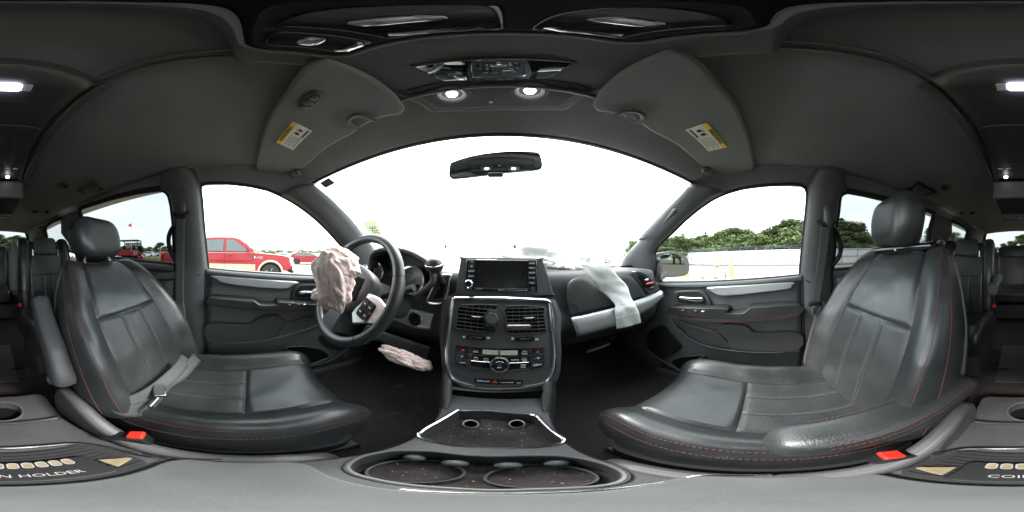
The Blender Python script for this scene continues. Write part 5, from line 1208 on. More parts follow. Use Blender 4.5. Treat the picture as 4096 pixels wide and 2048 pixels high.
# ================================================================ SUN VISORS, labels, clips
def onV(k, x, y, dz=0): return onZ(k, x, y, 1.500 + dz)
vr = [('R',40,290),('R',245,345),('R',440,420),('R',560,500),('R',760,600),('R',900,710),('R',1010,800),('R',1110,830),('R',1200,862),('R',1235,897),('R',1300,912),('R',1400,880),('R',1432,820),('R',1420,740),('R',1380,560),('R',1330,420),('R',1250,260),('R',1130,120),('X',1560,470),('X',1300,520)]
vpr = [onV(*q) for q in vr]
for s in (1, -1):
    t = thing('sun_visor', ('grey sun visor with yellow warning label above the passenger' if s > 0 else 'grey sun visor with remote buttons and warning label above the driver'), 'sun visor', (s*.36, .15, 1.5))
    pts = [V((s*p.x, p.y, min(1.522, 1.500 + .0*p.y))) for p in vpr]
    pts = [V((q.x, q.y, 1.500 + (.16 - q.y)*.10 + .018*max(0, 1 - abs(q.x)/.5))) for q in pts]
    MB().prism(resample(cat(pts, 3, True), 70, True), V((0, 0, .018))).obj('panel', 'headliner', t, bevel=.007, seg=3)
    nz = lambda q: 1.500 + (.16 - q.y)*.10 + .018*max(0, 1 - abs(q.x)/.5) - .0012
    if s > 0: q4 = [('R',1025,432),('R',1200,635),('R',1040,660),('R',840,480)]
    else: q4 = [('P',365,425),('P',225,600),('P',370,655),('P',535,495)]
    L4 = [onV(*q) for q in q4]; L4 = [V((q.x, q.y, nz(q))) for q in L4]
    lab = MB().prism(L4, V((0, 0, -.0008))).obj('warning_label', 'paper', t)
    def lp(u, v, dz=-.0014): q = L4[0].lerp(L4[1], u).lerp(L4[3].lerp(L4[2], u), v); return q + V((0, 0, dz))
    MB().prism([lp(u, v, -.001) for u, v in ((0,0),(1,0),(1,.24),(0,.24))], V((0, 0, -.0004))).obj('label_band', 'print_yellow', lab)
    F = fr(lp(.5, .12, -.0016), L4[1] - L4[0] if s > 0 else L4[0] - L4[1], L4[0] - L4[3]) if True else None
    ux, uy = (L4[1] - L4[0]).normalized(), (L4[0] - L4[3]).normalized()
    if s < 0: ux = -ux
    text('label_print', 'WARNING', fr(lp(.5, .12, -.0016), ux, uy), .015, 'print_black', lab, lift=-.0006 if ux.cross(uy).z > 0 else .0006)
    for i in range(5):
        v = .36 + .12*i; MB().prism([lp(u, vv, -.0012) for u, vv in ((.45, v), (.93 - .1*(i % 2), v), (.93 - .1*(i % 2), v + .045), (.45, v + .045))], V((0, 0, -.0004))).obj('label_line', 'print_grey', lab)
    for i, (u, v, w_, h_) in enumerate(((.12, .45, .10, .22), (.27, .42, .10, .24), (.17, .38, .06, .08), (.31, .36, .06, .08))):
        MB().prism([lp(u + a*w_, v + c*h_, -.0012) for a, c in ((0, .1), (.5, 0), (1, .3), (.8, 1), (.1, .9))], V((0, 0, -.0004))).obj('pictogram', 'print_black' if i < 2 else 'print_grey', lab)
    for i in range(12): MB().prism([lp(.06 + .028*i + a, .80 + c, -.0012) for a, c in ((0, 0), (.013, 0), (.013, .13), (0, .13))], V((0, 0, -.0004))).obj('barcode_bar', 'print_black', lab)
    # retaining clip and pivot
    kx = [('R',245,345),('R',290,322),('R',370,308),('R',440,320),('R',480,352),('R',470,385),('R',425,415)] if s > 0 else [('P',1080,390),('P',1000,358),('P',930,342),('P',870,360),('P',843,395),('P',870,430),('P',920,460)]
    MB().tube(cat([onZ(*q, 1.498) for q in kx], 4), .0055, 8).obj('clip', 'lid_plastic', t)
    MB().box(onZ(*(('R',375,375) if s > 0 else ('P',975,405)), 1.512), (.03, .008, .012)).obj('clip_latch', 'plastic', t, bevel=.002)
    pv = onZ(*(('R',1025,830) if s > 0 else ('P',390,845)), 1.490)
    b = MB(); b.ball(pv, (.030, .020, .014), 18, 10); b.obj('pivot_mount', 'lid_plastic', t); MB().tube([pv + V((-.002, -.012, -.006)), pv + V((0, .014, -.012))], .008, 10).obj('pivot_arm', 'lid_plastic', t)
    for dx in (-.018, .018): MB().ball(pv + V((dx, -.002, -.010)), (.006, .006, .003), 10, 6).obj('screw_hole', 'black', t)
    if s < 0:
        q = [onV('P', x, y) for x, y in ((400,280),(430,225),(500,175),(570,165),(620,195),(600,240),(540,285),(470,322),(430,318))]
        q = [V((p.x, p.y, nz(p) - .001)) for p in q]; po = MB().prism(cat(q, 2, True), V((0, 0, -.006))).obj('remote_pod', 'plastic_smooth', t, bevel=.003)
        for x, y in ((460,292),(500,255),(545,216)):
            p = onV('P', x, y); MB().ball(V((p.x, p.y, nz(p) - .008)), (.008, .009, .003), 14, 6).obj('remote_button', 'lid_plastic', po)
# ================================================================ REAR VIEW MIRROR
MY = .470
mo = [(645,985),(668,962),(830,910),(1000,883),(1200,869),(1380,876),(1412,894),(1426,930),(1437,985),(1425,1015),(1380,1030),(1180,1045),(1000,1065),(820,1088),(680,1104),(648,1092),(635,1065)]
t = thing('rear_view_mirror', 'black rear view mirror hanging in front of the windshield', 'mirror', onY('Q', 1030, 1090, MY))
MN = V((0, -1, -.10)).normalized(); M0 = onY('Q', 1030, 985, MY)
mp_ = cat([onP('Q', x, y, M0, MN) for x, y in mo], 2, True); mc = sum(mp_, V())/len(mp_)
b = MB(); b.loft([[mc + (q - mc)*k - MN*d for q in mp_] for k, d in ((1.0, -.001), (1.01, .008), (.9, .022), (.55, .032))]); b.obj('housing', 'black', t)
MB().prism([mc + (q - mc)*.965 + MN*.002 for q in mp_], -MN*.001).obj('mirror_glass', 'mirror_dim', t, smooth=False)
MB().tube([mc - MN*.025, V((0, .535, 1.50)), V((0, .56, 1.515))], [.010, .009, .014], 10).obj('stem', 'black', t)
p = onY('Q', 1035, 1072, MY - .002); MB().box(p, (.045, .016, .014)).obj('tilt_lever', 'plastic_smooth', t, bevel=.004)
# ================================================================ WINDSHIELD STICKERS
q = [onW('C', x, y) for x, y in ((98,75),(218,55),(305,195),(185,195))]; q = [p + V((0, -.004, -.004)) for p in q]
q[2] = q[1] + (q[2] - q[1])*1.5; q[3] = q[0] + (q[3] - q[0])*1.5
n_ = (q[1] - q[0]).cross(q[2] - q[1]).normalized()
if n_.dot(CAM - q[0]) < 0: n_ = -n_
o = MB().prism(q, n_*.0006).obj('lot_sticker', 'sticker_green'); tag(o, 'pale green numbered sticker on the windshield above the steering wheel', 'sticker')
dn = (q[3] - q[0]).normalized(); ac = (q[1] - q[0]).normalized(); L0 = (q[3] - q[0]).length; W0 = (q[1] - q[0]).length
cM = (q[0] + q[1] + q[2] + q[3])/4 + n_*.001
ux = dn if dn.cross(-ac).dot(n_) > 0 else -dn
# lettering is printed for outside: it reads mirrored from the cabin
def sfr(x, y, z=0): return cM - dn*x + ac*y*1.0 + n_*(abs(z) + .0004)
text('sticker_print', 'A05E', lambda x, y, z=0: sfr(x + .0, y, z), W0*.62, 'print_black', o)
q = [onW('P', x, y) + V((0, -.003, -.003)) for x, y in ((600,925),(680,878),(738,925),(655,968))]
o = MB().prism(q, V((0, .0006, .0006))).obj('oil_sticker', 'sticker_dark'); tag(o, 'small dark square sticker in the windshield corner near the driver visor', 'sticker')
# ================================================================ GRAB HANDLES, AIR OUTLETS, HOOKS in the ceiling sides
def onL(k, x, y, s, dz=-.004):
    d = ray(k, x, y); t = .3
    for _ in range(400):
        p = CAM + d*t
        ax_ = abs(p.x)
        zz_ = HL(min(ax_, XE), p.y) if ax_ < XE else HL(XE, p.y) - (ax_ - XE)*1.0
        if p.z > zz_ - .004: break
        t += .006
    return CAM + d*t
for s, k, pts, feet in ((1, 'F', [(770,325),(820,262),(960,335),(975,345),(905,395)], 0), (-1, 'A', [(870,330),(860,290),(825,255),(700,325),(725,385)], 0)):
    p = [onL(k, x, y, s) + V((-s*.018, 0, -.018)) for x, y in pts]
    t = thing('grab_handle', ('black ceiling grab handle above the passenger headrest' if s > 0 else 'grey ceiling grab handle above the driver side sliding window'), 'handle', p[2])
    MB().tube([p[0] + V((s*.03, 0, .03)), p[0], p[1], p[2], p[3], p[4] + V((s*.03, 0, .03))], .010, 10).obj('grip', 'black' if s > 0 else 'plastic', t)
    for q_ in (p[0], p[3]): MB().box(q_ + V((s*.02, 0, .02)), (.02, .03, .02)).obj('foot', 'plastic', t, bevel=.004)
for s, k, x, y, lab in ((1, 'F', 1095, 308, 'round ceiling air outlet behind the passenger grab handle'), (-1, 'A', 540, 293, 'round ceiling air outlet behind the driver headrest'), (1, 'F', 1325, 535, 'small round ceiling air outlet near the passenger side rear window'), (-1, 'A', 293, 523, 'small round ceiling air outlet near the driver side rear window')):
    p = onL(k, x, y, s, 0) + V((0, 0, -.004)); n_ = V((-s*.35, 0, -1)).normalized(); r_ = .034
    t = thing('air_outlet', lab, 'air vent', p)
    MB().lathe([(r_, -.01), (r_, .006), (r_*.8, .008), (r_*.76, .002)], p, n_, 28, ring=True).obj('bezel', 'plastic', t)
    MB().lathe([(.0001, .001), (r_*.78, .001), (r_*.78, -.002), (.0001, -.002)], p, n_, 24).obj('recess', 'void', t)
    for i in range(4): MB().box(p + n_*.004 + V((0, (i - 1.5)*.013, 0)), (r_*1.2, .004, .004)).obj('slat', 'plastic', t)
for s, k, x, y in ((1, 'F', 1228, 530), (-1, 'A', 400, 522)):
    p = onL(k, x, y, s) + V((0, 0, -.012)); t = thing('coat_hook', ('small coat hook on the passenger side ceiling' if s > 0 else 'small coat hook on the driver side ceiling'), 'hook', p)
    MB().box(p, (.02, .05, .016)).obj('base', 'plastic', t, bevel=.004); MB().tube([p, p + V((0, .02, -.02)), p + V((0, .03, -.012))], .005, 8).obj('hook', 'plastic_smooth', t)
# passenger A pillar grab handle
t = PIL['a', 1]
p = [onX('E', x, y, X - .035) for x, y, X in ((330,405,.69),(290,450,.70),(210,545,.72),(165,590,.735))]
MB().tube(cat([p[0] + V((.03, 0, .01)), p[0], p[1], p[2], p[3], p[3] + V((.03, 0, -.01))], 4), .014, 10).obj('grab_handle', 'trim_plastic', t)
MB().ball(onX('E', 395, 415, .68), (.008, .020, .020), 14, 8).obj('airbag_badge', 'plastic', t)
# ================================================================ DOOR MIRRORS
for s in (1, -1):
    if s > 0: hp_ = [('E',150,800),('E',200,775),('E',280,768),('E',360,780),('E',420,815),('E',440,870),('E',440,930),('E',420,965),('E',360,980),('E',240,985),('E',180,960),('E',150,900)]; gl = [('E',205,800),('E',260,783),('E',340,790),('E',390,830),('E',405,880),('E',405,930),('E',385,955),('E',260,977),('E',225,960),('E',205,900)]
    else: hp_ = [('B',1235,960),('B',1240,920),('B',1260,875),('B',1300,850),('B',1400,845),('B',1460,870),('B',1480,930),('B',1470,1000),('B',1400,1015),('B',1300,1000),('B',1245,985)]; gl = [('B',1262,950),('B',1270,910),('B',1290,870),('B',1330,858),('B',1395,858),('B',1440,880),('B',1455,930),('B',1440,985),('B',1330,990),('B',1270,975)]
    Y_ = .46 if s < 0 else .60
    mn = V((-s*.35, -1, .0)).normalized(); m0 = V((s*1.02, Y_, 1.06))
    P_ = cat([onP(*q, m0, mn) for q in hp_], 2, True); G_ = cat([onP(*q, m0 + mn*.006, mn) for q in gl], 2, True); c = sum(P_, V())/len(P_)
    t = thing('door_mirror', ('black door mirror outside the passenger window showing trees' if s > 0 else 'black door mirror outside the driver window behind the pink airbag'), 'mirror', (c.x, c.y, min(q.z for q in P_)))
    MB().loft([[c + (q - c)*k - mn*d for q in P_] for k, d in ((1, -.004), (1.03, .02), (.95, .07), (.6, .11))]).obj('housing', 'plastic', t)
    MB().prism(G_, -mn*.001).obj('mirror_glass', 'mirror_door', t, smooth=False)
    MB().tube([c - mn*.04 + V((-s*.05, 0, -.05)), V((s*.86, c.y + .05, 1.01)), V((s*.80, c.y + .06, 1.01))], .03, 10).obj('arm', 'plastic', t)
# ================================================================ OUTDOORS
b = MB(); n_ = 60
rows = []
for i in range(n_+1):
    for_ = -1 + 2*i/n_; x = math.copysign(abs(for_)**2.2, for_)*900
    rows.append([V((x, math.copysign(abs(g)**2.2, g)*900, 0)) for g in fcut(-1, 1, n_+1)])
b.loft(rows, ring=False); struct(b.obj('ground', 'gravel'))
# own bonnet, buckled up in front of the windshield
t = thing('bonnet', 'buckled pale grey bonnet of the van pushed up beyond the windshield', 'bonnet', (0, 1.5, 1.0))
rows = []
for i in range(31):
    x = -.66 + 1.32*i/30; r = []
    for j in range(21):
        v = j/20; y = 1.30 + v*1.0 - .20*(x/.66)**2; z = 1.06 + .36*math.sin(math.pi*min(1, v*1.6)*.5)*(1 - .30*(x/.66)**2) - .30*max(0, v - .55) + .03*noise.noise(V((x*3, v*4, 1)))
        r.append(V((x, y, z)))
    rows.append(r)
MB().loft(rows, ring=False).obj('panel', 'paint_bonnet', t, solid=.006)
for k, x, y in (('C', 828, 293), ('C', 1412, 293)):
    p = onY(k, x, y, 1.30) + V((0, -.02, 0)); MB().ball(p, (.012, .012, .014), 10, 8).obj('washer_nozzle', 'black', t)
MB().box((0, 1.75, .75), (1.5, .9, .5)).obj('engine_cover', 'dark_metal', t, bevel=.05)
for s in (-1, 1): MB().box((s*.80, 1.65, .78), (.12, 1.3, .5)).obj('wing', 'paint_white', t, bevel=.06, seg=3)
# ---------- generic car builder (local: nose towards +y)
def wheel(parent, x, y, r, wd, s, spokes=5, rimk=.62):
    w_ = MB().lathe([(r*.62, -wd/2), (r*.95, -wd/2), (r, -wd/3), (r, wd/3), (r*.95, wd/2), (r*.62, wd/2)], V((x, y, r)), (s, 0, 0), 32).obj('wheel', 'tyre', parent)
    MB().lathe([(r*.62, -wd/2), (r*.64, wd*.42), (r*.58, wd*.44), (r*.55, wd*.25), (.0001, wd*.22)], V((x, y, r)), (s, 0, 0), 28).obj('rim', 'dark_metal', w_)
    for k in range(spokes):
        a = 2*math.pi*k/spokes; d = V((0, math.cos(a), math.sin(a)))
        MB().tube([V((x + s*wd*.36, y, r)) + d*.03, V((x + s*wd*.40, y, r)) + d*r*.58], [r*.15, r*.13], 6, flat=.5, up=(1, 0, 0)).obj('spoke', 'rim', w_)
    MB().lathe([(.0001, 0), (r*.16, 0), (r*.14, .02), (.0001, .022)], V((x + s*wd*.40, y, r)), (s, 0, 0), 16).obj('hub_cap', 'rim', w_)
def carbody(parent, prof, glassprof, W, matn, wheels, r, tumble=.14, lower=None, spokes=5):
    """prof: side silhouette (y, z) closed above the sill; glass: list of (outline) side windows."""
    b = MB(); rings = []
    P = [V((0, y, z)) for y, z in prof]; zs = 1.0
    for f in (-1, -.97, -.88, -.6, -.2, .2, .6, .88, .97, 1):
        ring = []
        for q in P:
            k = 1 - tumble*max(0, q.z - zs)/.6; inset = (1 - abs(f))*0
            edge = .04*max(0, abs(f) - .85)/.15
            c = V((0, 0, .7)); qq = c + (q - c)*(1 - edge); ring.append(V((f*W/2*k, qq.y, qq.z)))
        rings.append(ring)
    b.loft(rings); body = b.obj('body', matn, parent, ang=40)
    for s in (-1, 1):
        for gp in glassprof:
            k = lambda z: 1 - tumble*max(0, z - zs)/.6
            MB().prism([V((s*(W/2*k(z) + .004), y, z)) for y, z in gp], V((-s*.02, 0, 0))).obj('side_window', 'car_glass', parent)
        for wy in wheels:
            arch = [V((s*(W/2 + .006), wy + (r + .06)*math.cos(R(a)), r + (r + .06)*math.sin(R(a)))) for a in range(-10, 191, 10)]
            MB().prism(arch, V((-s*.16, 0, 0))).obj('wheel_arch', 'void', parent)
            wheel(parent, s*(W/2 - .10), wy, r, .22, s, spokes)
    return body
# ---------- red pickup truck (we see its right side)
t = thing('pickup_truck', 'red crew cab pickup truck with tan lower trim parked beside the driver door', 'pickup truck', (-7.55, -1.05, -.05), 0, local=True)
PW = 1.98
prof = [(-2.92,.55),(-2.92,1.18),(-2.88,1.22),(-1.15,1.24),(-1.12,1.30),(-1.05,1.80),(-.92,1.90),(-.4,1.935),(.35,1.92),(.62,1.86),(1.20,1.36),(1.36,1.28),(2.45,1.18),(2.78,1.10),(2.86,.98),(2.88,.58),(2.6,.52),(1.6,.50),(0,.50),(-1.6,.50),(-2.6,.52)]
gls = [[(-.92,1.30),(-.84,1.76),(-.02,1.80),(-.02,1.30)], [(.10,1.30),(.10,1.80),(.42,1.78),(.98,1.34),(.98,1.30)]]
bd = carbody(t, prof, gls, PW, 'paint_red', (-1.85, 1.92), .40, .13)
for s in (-1, 1):
    MB().prism([V((s*(PW/2 + .003), y, z)) for y, z in ((-2.9,.55),(-2.9,.78),(1.30,.78),(1.30,.53))], V((-s*.02, 0, 0))).obj('two_tone_panel', 'paint_tan', t)
    for wy in (-1.85, 1.92):
        MB().tube([V((s*(PW/2 + .012), wy + .50*math.cos(R(a)), .42 + .50*math.sin(R(a)))) for a in range(0, 181, 10)], .045, 8).obj('fender_flare', 'paint_tan', t)
    for y in (-1.10, .04, 1.18): MB().box((s*(PW/2 + .002), y, .92), (.006, .012, .75)).obj('door_gap', 'black', t)
    for y in (-.80, .26): MB().box((s*(PW/2 + .02), y, 1.14), (.03, .20, .04)).obj('door_handle', 'paint_red', t, bevel=.01)
    MB().tube([V((s*(PW/2 + .004), -2.9, 1.21)), V((s*(PW/2 + .004), 1.3, 1.24)), V((s*(PW/2 + .004), 2.5, 1.14))], .007, 5).obj('pinstripe', 'paint_tan', t)
    MB().box((s*(PW/2 + .01), -.8, .93), (.02, 3.8, .035)).obj('side_moulding', 'paint_red', t, bevel=.008)
    m_ = MB().box((s*(PW/2 + .14), 1.02, 1.36), (.24, .12, .22)).obj('door_mirror', 'paint_red', t, bevel=.05, seg=3)
    MB().box((s*(PW/2 + .14), .955, 1.36), (.19, .01, .17)).obj('mirror_glass', 'black', m_)
    MB().box((s*(PW/2 - .10), 2.80, .95), (.24, .16, .24)).obj('headlight', 'lamp_clear', t, bevel=.05)
    MB().box((s*(PW/2 - .06), -2.90, 1.0), (.16, .06, .40)).obj('tail_light', 'lamp_red', t, bevel=.02)
MB().box((0, 2.92, .62), (PW, .18, .24)).obj('front_bumper', 'chrome', t, bevel=.05)
MB().box((0, 2.86, .47), (PW - .1, .14, .12)).obj('bumper_valance', 'black', t, bevel=.03)
MB().box((0, 2.85, .95), (1.2, .10, .26)).obj('grille', 'chrome', t, bevel=.03)
MB().prism([V((x, y, z)) for x, y, z in ((-.72,.66,1.86),(.72,.66,1.86),(.84,1.22,1.36),(-.84,1.22,1.36))], V((0, .012, .010))).obj('windscreen', 'car_glass', t)
MB().box((0, -2.05, 1.235), (1.6, 1.6, .02)).obj('bed_floor', 'black', t)
MB().box((0, -2.99, .62), (PW, .14, .20)).obj('rear_bumper', 'chrome', t, bevel=.04)
text('badge', 'F-150', fr(V((PW/2 + .004, 1.42, 1.05)), (0, 1, 0), (0, 0, 1)), .15, 'chrome', t)
# ---------- red hatchback and a field of parked cars
def car_hatch(name, label, matn, loc, rz, group=None, L=4.4, H=1.48):
    t = thing(name, label, 'car', loc, rz, group, local=True); k = H/1.48
    prof = [(-2.15,.45),(-2.2,.8),(-2.08,1.05),(-1.75,1.32),(-1.2,1.44),(-.4,1.48),(.25,1.42),(.75,1.18),(1.15,1.0),(1.9,.86),(2.12,.72),(2.18,.4),(1.9,.26),(-1.9,.26)]
    prof = [(y*L/4.4, z*k) for y, z in prof]
    gl_ = [[(y*L/4.4, z*k) for y, z in g] for g in ([(-1.55,1.0),(-1.45,1.26),(-1.05,1.36),(-.35,1.40),(-.35,.98)], [(-.27,.98),(-.27,1.40),(.2,1.36),(.85,1.02)])]
    carbody(t, prof, gl_, 1.74, matn, (-1.32*L/4.4, 1.36*L/4.4), .32, .16)
    MB().prism([V((x, y*L/4.4, z*k)) for x, y, z in ((-.6,.30,1.41),(.6,.30,1.41),(.74,1.08,1.03),(-.74,1.08,1.03))], V((0, .01, .012))).obj('windscreen', 'car_glass', t)
    MB().prism([V((x, y*L/4.4, z*k)) for x, y, z in ((-.6,-1.3,1.42),(.6,-1.3,1.42),(.68,-1.98,1.12),(-.68,-1.98,1.12))], V((0, -.01, .012))).obj('rear_window', 'car_glass', t)
    for s in (-1, 1):
        MB().box((s*.68, -2.06*L/4.4, .92*k), (.22, .16, .22)).obj('tail_light', 'lamp_clear' if matn == 'paint_red' else 'lamp_red', t, bevel=.04)
        MB().box((s*.64, 2.02*L/4.4, .70*k), (.26, .2, .14)).obj('headlight', 'lamp_clear', t, bevel=.04)
    return t
def polar(az, r, z=0): return V((CAM.x + r*math.sin(R(az)), CAM.y + r*math.cos(R(az)), z))
car_hatch('parked_car', 'small red hatchback parked beyond the pickup truck nose', 'paint_red', polar(-69.2, 20), R(-25))
base = {}
cols = [('paint_white', 'white'), ('paint_silver', 'silver'), ('paint_dark', 'black'), ('paint_blue', 'dark blue')]
spots = [(-74.0, 29, 0), (-71.5, 33, 1), (-76.8, 36, 0), (-66.5, 31, 0), (-63.5, 36, 2), (-79.5, 40, 1), (-58, 38, 0), (-53, 34, 1), (-47, 38, 3), (-41, 36, 0),
         (-138.5, 30, 0), (-141.5, 28, 2), (-144.5, 33, 2), (-147, 38, 1), (-126, 48, 0), (-123.6, 50, 1), (-121.4, 52, 0), (-119.2, 50, 2), (-128.4, 46, 2), (-130.6, 52, 1), (-117, 54, 0), (-150, 44, 0), (-153, 48, 1), (-110, 60, 0), (-95, 60, 1), (-85, 55, 0)]
ordw = ['first', 'second', 'third', 'fourth', 'fifth', 'sixth', 'seventh', 'eighth', 'ninth', 'tenth', 'eleventh', 'twelfth', 'thirteenth', 'fourteenth']
cnt = {}
for i, (az, r, ci) in enumerate(sorted(spots)):
    m_, nm_ = cols[ci]; wn_ = 'through the driver door window' if -106 < az < -60 else ('behind the red cart' if az <= -106 else 'beyond the steering wheel')
    cnt[nm_, wn_] = cnt.get((nm_, wn_), 0) + 1; lab = f'{ordw[cnt[nm_, wn_] - 1]} {nm_} car from the left in the far rows {wn_}'
    if ci not in base:
        base[ci] = car_hatch('parked_car', lab, m_, polar(az, r), R(random.uniform(0, 360)), 'distant rows of parked cars', 4.5, 1.5)
    else: dup(base[ci], polar(az, r), R(random.uniform(-40, 40)) + (0 if i % 2 else math.pi), lab)
fr_ = [(-7, 26, 0), (-10.5, 27, 1), (-4, 28, 0), (-13.5, 27, 2), (-1, 30, 1), (-17, 29, 0)]
for az, r, ci in sorted(fr_):
    cnt['f', ci] = cnt.get(('f', ci), 0) + 1; dup(base[ci], polar(az, r, -.15), R(random.uniform(60, 120)), f'{ordw[cnt["f", ci] - 1]} {cols[ci][1]} car from the left parked ahead of the van')
# ---------- red utility cart with canopy
p = polar(-131.5, 11.2); t = thing('utility_cart', 'red utility cart with black canopy and windscreen seen through the driver side window', 'utility cart', p, R(112), local=True)
MB().loft([[V((x, y, z)) for x, z in ((-.62*k,.55),(-.66*k,.85),(-.5*k,h),(.5*k,h),(.66*k,.85),(.62*k,.55))] for y, h, k in ((.55,1.12,1.0),(1.0,1.06,1.0),(1.35,.96,.92),(1.5,.80,.8))]).obj('hood', 'paint_red', t, bevel=.02)
MB().box((0, 1.46, .62), (1.1, .10, .26)).obj('front_guard', 'black', t, bevel=.03)
MB().box((0, -.25, .55), (1.3, 1.7, .22)).obj('chassis', 'black', t, bevel=.03)
MB().box((0, -.1, .85), (1.25, .5, .18)).obj('seat_cushion', 'black', t, bevel=.05)
MB().box((0, -.38, 1.15), (1.25, .14, .5), Matrix.Rotation(R(12), 3, 'X')).obj('seat_back', 'black', t, bevel=.05)
for sx in (-.33, .33): MB().ball((sx, -.44, 1.50), (.14, .07, .12), 14, 8, .7).obj('headrest', 'black', t)
MB().box((0, -1.1, 1.0), (1.3, .95, .10)).obj('bed_floor', 'black', t)
for s in (-1, 1):
    MB().box((s*.65, -1.1, 1.14), (.05, .95, .28)).obj('bed_side', 'paint_red', t, bevel=.015)
    MB().tube([V((s*.66, .62, 1.0)), V((s*.62, .32, 1.85)), V((s*.60, .15, 1.93)), V((s*.60, -.45, 1.93)), V((s*.64, -.62, 1.80)), V((s*.66, -.66, .75))], .030, 8).obj('roll_bar', 'black', t)
    for wy in (.98, -1.05): wheel(t, s*.60, wy, .33, .26, s, 5)
MB().box((0, -1.57, 1.14), (1.3, .05, .28)).obj('tailgate', 'paint_red', t, bevel=.015)
MB().box((0, -.15, 1.96), (1.32, 1.0, .06)).obj('canopy', 'dark_metal', t, bevel=.03)
MB().prism([V((x, y, z)) for x, y, z in ((-.62,.60,1.08),(.62,.60,1.08),(.58,.33,1.86),(-.58,.33,1.86))], V((0, .01, 0))).obj('windscreen', 'tint_glass', t)
MB().tube([V((0, .62, .98)), V((-.3, .38, 1.15))], .02, 8).obj('steering_column', 'black', t)
MB().cyl((.55, -1.5, 1.2), (.55, -1.5, 2.9), .008, 6).obj('flag_pole', 'paper', t)
MB().prism([V((.55, -1.5, 2.9)), V((.55, -1.5, 2.66)), V((.30, -1.52, 2.78))], V((0, .006, 0))).obj('flag', 'print_red', t)
# ---------- white metal fence on the passenger side
FN = V((math.sin(R(106)), math.cos(R(106)), 0)); FT = V((-FN.y, FN.x, 0)); F0 = CAM + FN*23; F0.z = 0
t = thing('fence', 'long white corrugated metal fence beyond the passenger side windows', 'fence', F0)
u = -34
pan = None; k = 0
def fpan(u0, w_, h0=.12, h1=2.34):
    b = MB(); n = 16
    a = [F0 + FT*(u0 + w_*i/n) + FN*(.02*(1 if (i % 2) else -1)) for i in range(n+1)]
    b.strip([V((q.x, q.y, h0)) for q in a], [V((q.x, q.y, h1)) for q in a], 1); return b
p0 = fpan(0, 2.4).obj('panel', 'fence_white', t, smooth=False, solid=.01)
for i in range(-6, 22):
    if i != 0:
        c = p0.copy(); COL.objects.link(c); c.parent = t; c.matrix_parent_inverse = p0.matrix_parent_inverse.copy(); c.location = FT*(2.45*i)
for i in range(-6, 23):
    q = F0 + FT*(2.45*i - .02) - FN*.06; MB().box((q.x, q.y, 1.28), (.07, .07, 2.56 if i % 3 else 3.0)).obj('post', 'fence_steel', t)
for z in (.25, 1.25, 2.22):
    a, c = F0 + FT*(-15) - FN*.05, F0 + FT*54 - FN*.05; MB().tube([V((a.x, a.y, z)), V((c.x, c.y, z))], .035, 6).obj('rail', 'fence_steel', t)
for z in (2.6, 2.78, 2.95):
    a, c = F0 + FT*(-15), F0 + FT*54; MB().tube([V((a.x, a.y, z)), V((c.x, c.y, z))], .008, 4).obj('barbed_wire', 'fence_steel', t)
# ---------- yard things seen through the passenger window
o = MB(); c = polar(72, 11.5)
p1, p2 = onR('T', 665, 180, 11.5), onR('T', 1040, 190, 10.8); g1, g2 = V((p1.x, p1.y, 0)), V((p2.x, p2.y, 0)); nn = (g2 - g1).cross(V((0, 0, 1))).normalized()
t = thing('concrete_barrier', 'pale concrete block wall behind the passenger mirror', 'barrier', g1)
for i in range(2):
    a, b_ = g1.lerp(g2, i*.5 + .004), g1.lerp(g2, i*.5 + .496); hh = p1.z + (p2.z - p1.z)*(i*.5 + .25)
    MB().prism([a, b_, V((b_.x, b_.y, hh)), V((a.x, a.y, hh))], nn*.55).obj('block', 'concrete', t, bevel=.03)
q = onR('T', 948, 168, 10.9); o = MB().box(q + V((0, 0, .0)), (.55, .30, .26), Matrix.Rotation(R(20), 3, 'Z')).obj('carton', 'tan_plastic', bevel=.02); tag(o, 'small tan box standing on the concrete block wall', 'box')
MB().box(q + V((0, 0, .135)), (.5, .08, .008), Matrix.Rotation(R(20), 3, 'Z')).obj('tape', 'paper', o)
q = onR('T', 1032, 210, 9.0); t = thing('sign_post', 'red and white sign on a thin post beside the concrete wall', 'sign', (q.x, q.y, 0))
MB().cyl((q.x, q.y, 0), (q.x, q.y, q.z), .025, 8).obj('post', 'dark_metal', t); MB().box(q, (.22, .05, .30), Matrix.Rotation(R(-20), 3, 'Z')).obj('board', 'print_red', t, bevel=.01); MB().box(q + V((-.03, -.02, .0)), (.14, .05, .2), Matrix.Rotation(R(-20), 3, 'Z')).obj('board_face', 'paper', t)
def bollard(k, x, y, r, hgt, lab):
    q = onR(k, x, y, r); t = thing('bollard', lab, 'bollard', (q.x, q.y, 0), group='yellow bollards in the yard')
    MB().lathe([(.09, 0), (.09, hgt - .06), (.07, hgt - .02), (.0001, hgt)], V((q.x, q.y, 0)), (0, 0, 1), 18).obj('post', 'yellow_paint', t)
    MB().lathe([(.35, 0), (.33, .08), (.1, .10)], V((q.x, q.y, 0)), (0, 0, 1), 18).obj('foot', 'concrete', t)
bollard('T', 1095, 240, 8.4, .80, 'nearer yellow bollard beside the red sign'); bollard('T', 1097, 120, 17, 1.15, 'farther yellow bollard in front of the white fence'); bollard('T', 640, 250, 8.5, .75, 'yellow bollard next to the passenger mirror')
q = onR('T', 868, 305, 7.2); t = thing('generator', 'portable generator in a red tube frame outside the passenger window', 'generator', (q.x, q.y, 0)); GZ = q.z
MB().box((q.x, q.y, GZ - .14), (.42, .52, .34), Matrix.Rotation(R(25), 3, 'Z')).obj('engine', 'dark_metal', t, bevel=.04)
MB().box((q.x, q.y, GZ + .02), (.36, .44, .08), Matrix.Rotation(R(25), 3, 'Z')).obj('fuel_tank', 'paper', t, bevel=.03)
